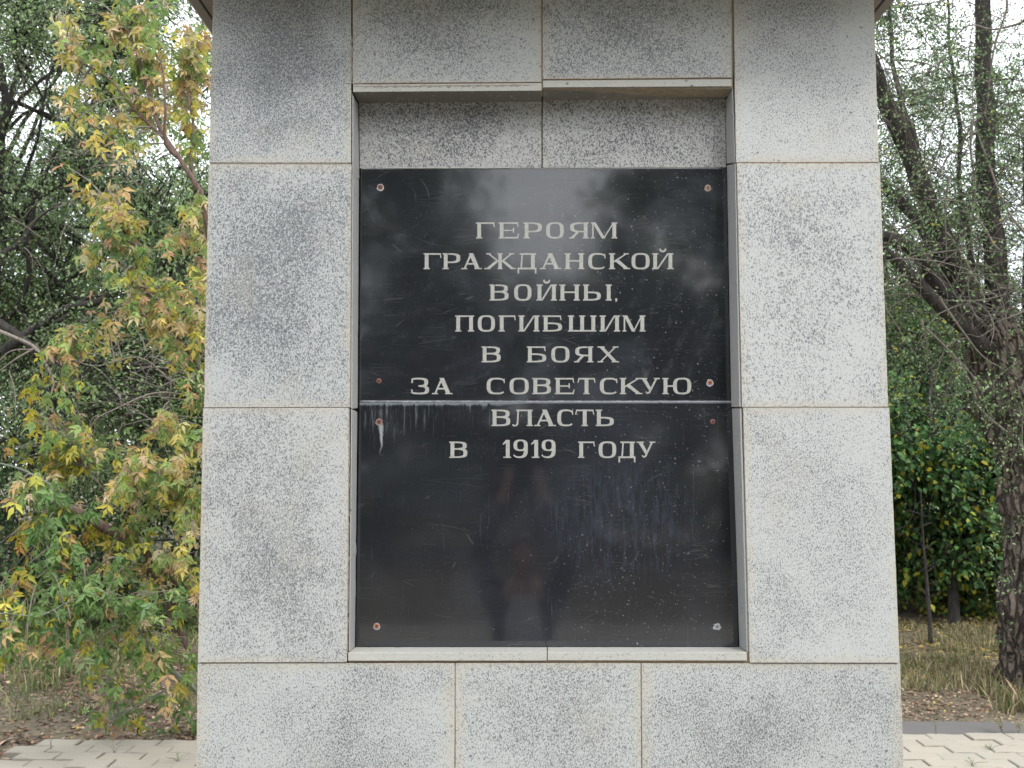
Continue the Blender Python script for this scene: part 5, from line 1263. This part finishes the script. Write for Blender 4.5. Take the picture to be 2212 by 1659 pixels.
# ------------------------------------------------------------------ the photographer, mirrored in the plaque
def person():
    root = empty('person', (.06, -2.66, 0), 'person in a dark open jacket and pale grey shirt, holding up a phone', 'person'); root.scale = (.92, .92, .92)
    M['skin'] = simple('skin', (.45, .27, .20), .5, 20, .1); M['jacket'] = simple('dark_jacket', (.022, .026, .045), .85, 30, .3, .3, 60, .01)
    M['shirt'] = simple('pale_shirt', (.72, .71, .72), .9, 15, .1, .3, 40, .01); M['trousers'] = simple('dark_trousers', (.03, .035, .06), .9, 30, .2)
    M['hair'] = simple('dark_hair', (.03, .02, .015), .6, 80, .4, .6, 200, .004); M['phone'] = simple('phone_body', (.02, .02, .022), .3, 10, .1); M['shoe'] = simple('shoe', (.05, .045, .04), .6, 20, .2)
    def skin(name, joints, edges, rad, mat, sub=2, rootv=0):
        me = bpy.data.meshes.new(name); me.from_pydata([Vector(j) for j in joints], edges, []); o = mobj(name, me, root)
        me.materials.append(M[mat])
        m = o.modifiers.new('skin', 'SKIN')
        if not me.skin_vertices: bpy.context.view_layer.objects.active = o
        lay = me.skin_vertices[0].data if me.skin_vertices else None
        if lay is None: return o
        for i, r_ in enumerate(rad): lay[i].radius = r_ if isinstance(r_, tuple) else (r_, r_)
        lay[rootv].use_root = True
        s = o.modifiers.new('sub', 'SUBSURF'); s.levels = sub; s.render_levels = sub
        for p_ in me.polygons: p_.use_smooth = True
        m.use_smooth_shade = True
        return o
    # +Y faces the monument
    J = [(0, 0, .95), (0, 0, 1.12), (0, 0, 1.32), (0, .01, 1.42), (0, .02, 1.50), (0, .04, 1.56),
         (.19, 0, 1.40), (.27, .16, 1.30), (.22, .34, 1.50), (.13, .42, 1.70), (-.19, 0, 1.40), (-.27, .16, 1.30), (-.22, .34, 1.50), (-.13, .42, 1.70),
         (.10, 0, .90), (.11, .02, .50), (.12, -.02, .10), (-.10, 0, .90), (-.11, .02, .50), (-.12, -.02, .10)]
    E = [(0, 1), (1, 2), (2, 3), (3, 4), (4, 5), (3, 6), (6, 7), (7, 8), (8, 9), (3, 10), (10, 11), (11, 12), (12, 13), (0, 14), (14, 15), (15, 16), (0, 17), (17, 18), (18, 19)]
    # camera is at z 2.0, 0.5 m in front: the arms reach up to it
    for m_, i0 in ((1, 7), (-1, 11)): J[i0], J[i0 + 1], J[i0 + 2] = (m_ * .26, .12, 1.64), (m_ * .18, .19, 1.82), (m_ * .095, .25, 2.02)
    rad = [(.16, .11), (.15, .105), (.17, .12), (.12, .08), .052, .05, .065, .05, .042, .028, .065, .05, .042, .028, .085, .06, .042, .085, .06, .042]
    skin('body', J, E, rad, 'skin')
    wr = lambda a, b: tuple(x * .25 + y * .75 for x, y in zip(a, b))
    jj = [(0, -.005, .84), (0, -.005, 1.12), (0, -.005, 1.32), (0, 0, 1.41), J[6], J[7], wr(J[8], J[9]), J[10], J[11], wr(J[12], J[13])]
    skin('jacket', jj, [(0, 1), (1, 2), (2, 3), (3, 4), (4, 5), (5, 6), (3, 7), (7, 8), (8, 9)], [(.20, .13), (.185, .125), (.20, .14), (.13, .10), .085, .066, .048, .085, .066, .048], 'jacket')
    # open front: the shirt panel lies on the body between the jacket fronts
    bm = bmesh.new(); rows_ = []
    for k_ in range(10):
        z = .93 + .50 * k_ / 9; w_ = .135 - .065 * (k_ / 9) ** 1.5; rows_.append([bm.verts.new((u_ * w_, -.03 * u_ * u_ + .225 - (.05 * max(0, k_ - 6) / 3), z)) for u_ in (-1, -.5, 0, .5, 1)])
    for a_, b_ in zip(rows_[:-1], rows_[1:]):
        for k_ in range(4): bm.faces.new((a_[k_], a_[k_ + 1], b_[k_ + 1], b_[k_]))
    bmesh.ops.solidify(bm, geom=list(bm.faces), thickness=.015)
    me = bpy.data.meshes.new('shirt'); bm.to_mesh(me); bm.free(); me.materials.append(M['shirt']); mobj('shirt', me, root)
    skin('trousers', [(0, 0, .93), (.10, 0, .86), (.115, .02, .50), (.12, -.02, .09), (-.10, 0, .86), (-.115, .02, .50), (-.12, -.02, .09)], [(0, 1), (1, 2), (2, 3), (0, 4), (4, 5), (5, 6)], [(.17, .12), .10, .078, .062, .10, .078, .062], 'trousers')
    # head
    bm = bmesh.new(); bmesh.ops.create_icosphere(bm, subdivisions=4, radius=.1)
    for v in bm.verts:
        x, y, z = v.co; v.co = Vector((x * .78, y * .98, z * 1.22))
        if z < -.02: v.co.x *= 1 - (-.02 - z) * 3.2; v.co.y *= 1 - (-.02 - z) * 1.0
        d = math.hypot(v.co.x / .016, (v.co.z + .018) / .03)
        if y > 0 and d < 1: v.co.y += .022 * (1 - d)
        for s_ in (-1, 1):
            d = math.hypot((v.co.x - s_ * .031) / .018, (v.co.z - .008) / .012)
            if y > 0 and d < 1: v.co.y -= .009 * (1 - d)
        d = math.hypot(v.co.x / .026, (v.co.z + .055) / .006)
        if y > 0 and d < 1: v.co.y += .004 * (1 - d)
        v.co += Vector((0, .05, 1.635))
    for f in bm.faces: f.smooth = True
    me = bpy.data.meshes.new('head'); bm.to_mesh(me); bm.free(); me.materials.append(M['skin']); hd = mobj('head', me, root)
    bm = bmesh.new(); bmesh.ops.create_icosphere(bm, subdivisions=3, radius=.1)
    for v in bm.verts: v.co = Vector((v.co.x * .86, v.co.y * 1.06 - .008, v.co.z * 1.28)); v.co.z = max(v.co.z, .035 if v.co.y > .03 else -.06); v.co += Vector((0, .045, 1.645))
    for f in bm.faces: f.smooth = True
    me = bpy.data.meshes.new('hair'); bm.to_mesh(me); bm.free(); me.materials.append(M['hair']); mobj('hair', me, hd)
    for s_ in (-1, 1):
        bm = bmesh.new(); bmesh.ops.create_uvsphere(bm, u_segments=10, v_segments=8, radius=.018)
        for v in bm.verts: v.co = Vector((v.co.x * .35 + s_ * .078, v.co.y * .8 + .05, v.co.z * 1.6 + 1.632))
        me = bpy.data.meshes.new('ear'); bm.to_mesh(me); bm.free(); me.materials.append(M['skin']); mobj('ear', me, hd)
        bm = bmesh.new(); bmesh.ops.create_uvsphere(bm, u_segments=10, v_segments=8, radius=.009, matrix=Matrix.Translation((s_ * .031, .128, 1.643)))
        me = bpy.data.meshes.new('eye'); bm.to_mesh(me); bm.free(); me.materials.append(M['hair']); mobj('eye', me, hd)
        # hand: palm, four fingers and a thumb closed on the phone edge
        w0 = Vector(J[9] if s_ > 0 else J[13]); c = w0 + Vector((s_ * -.004, .01, .05))
        hj = [tuple(w0 + Vector((s_ * .015, -.01, -.05))), tuple(c)]; he = [(0, 1)]; hr = [.028, (.034, .02)]
        for k_ in range(4):
            b = len(hj); z = .03 + .018 * k_
            hj += [tuple(c + Vector((0, .010, z - .02))), tuple(c + Vector((-s_ * .012, .034, z - .016))), tuple(c + Vector((-s_ * .034, .040, z - .016)))]
            he += [(1, b), (b, b + 1), (b + 1, b + 2)]; hr += [.0095, .0085, .0075]
        b = len(hj); hj += [tuple(c + Vector((-s_ * .012, -.016, .012))), tuple(c + Vector((-s_ * .034, -.018, .022)))]; he += [(1, b), (b, b + 1)]; hr += [.011, .009]
        skin('hand', hj, he, hr, 'skin', 2)
        # shoe
        bm = bmesh.new(); bmesh.ops.create_uvsphere(bm, u_segments=16, v_segments=10, radius=.5)
        for v in bm.verts: v.co = Vector((v.co.x * .10 + s_ * .12, v.co.y * .29 + .05, max(0, v.co.z * .14 + .03)))
        me = bpy.data.meshes.new('shoe'); bm.to_mesh(me); bm.free(); me.materials.append(M['shoe']); mobj('shoe', me, root)
    # the phone, directly behind the viewpoint
    bm = bmesh.new(); bmesh.ops.create_cube(bm, size=1)
    for v in bm.verts: v.co = Vector((v.co.x * .155, v.co.y * .008, v.co.z * .075))
    bmesh.ops.bevel(bm, geom=list(bm.edges), offset=.003, segments=2, affect='EDGES')
    me = bpy.data.meshes.new('phone'); bm.to_mesh(me); bm.free(); me.materials.append(M['phone'])
    ph = mobj('phone', me, None, (.06, -2.395, 1.985)); tag(ph, 'black phone held up in both hands by the person in the dark jacket', 'phone')
person()
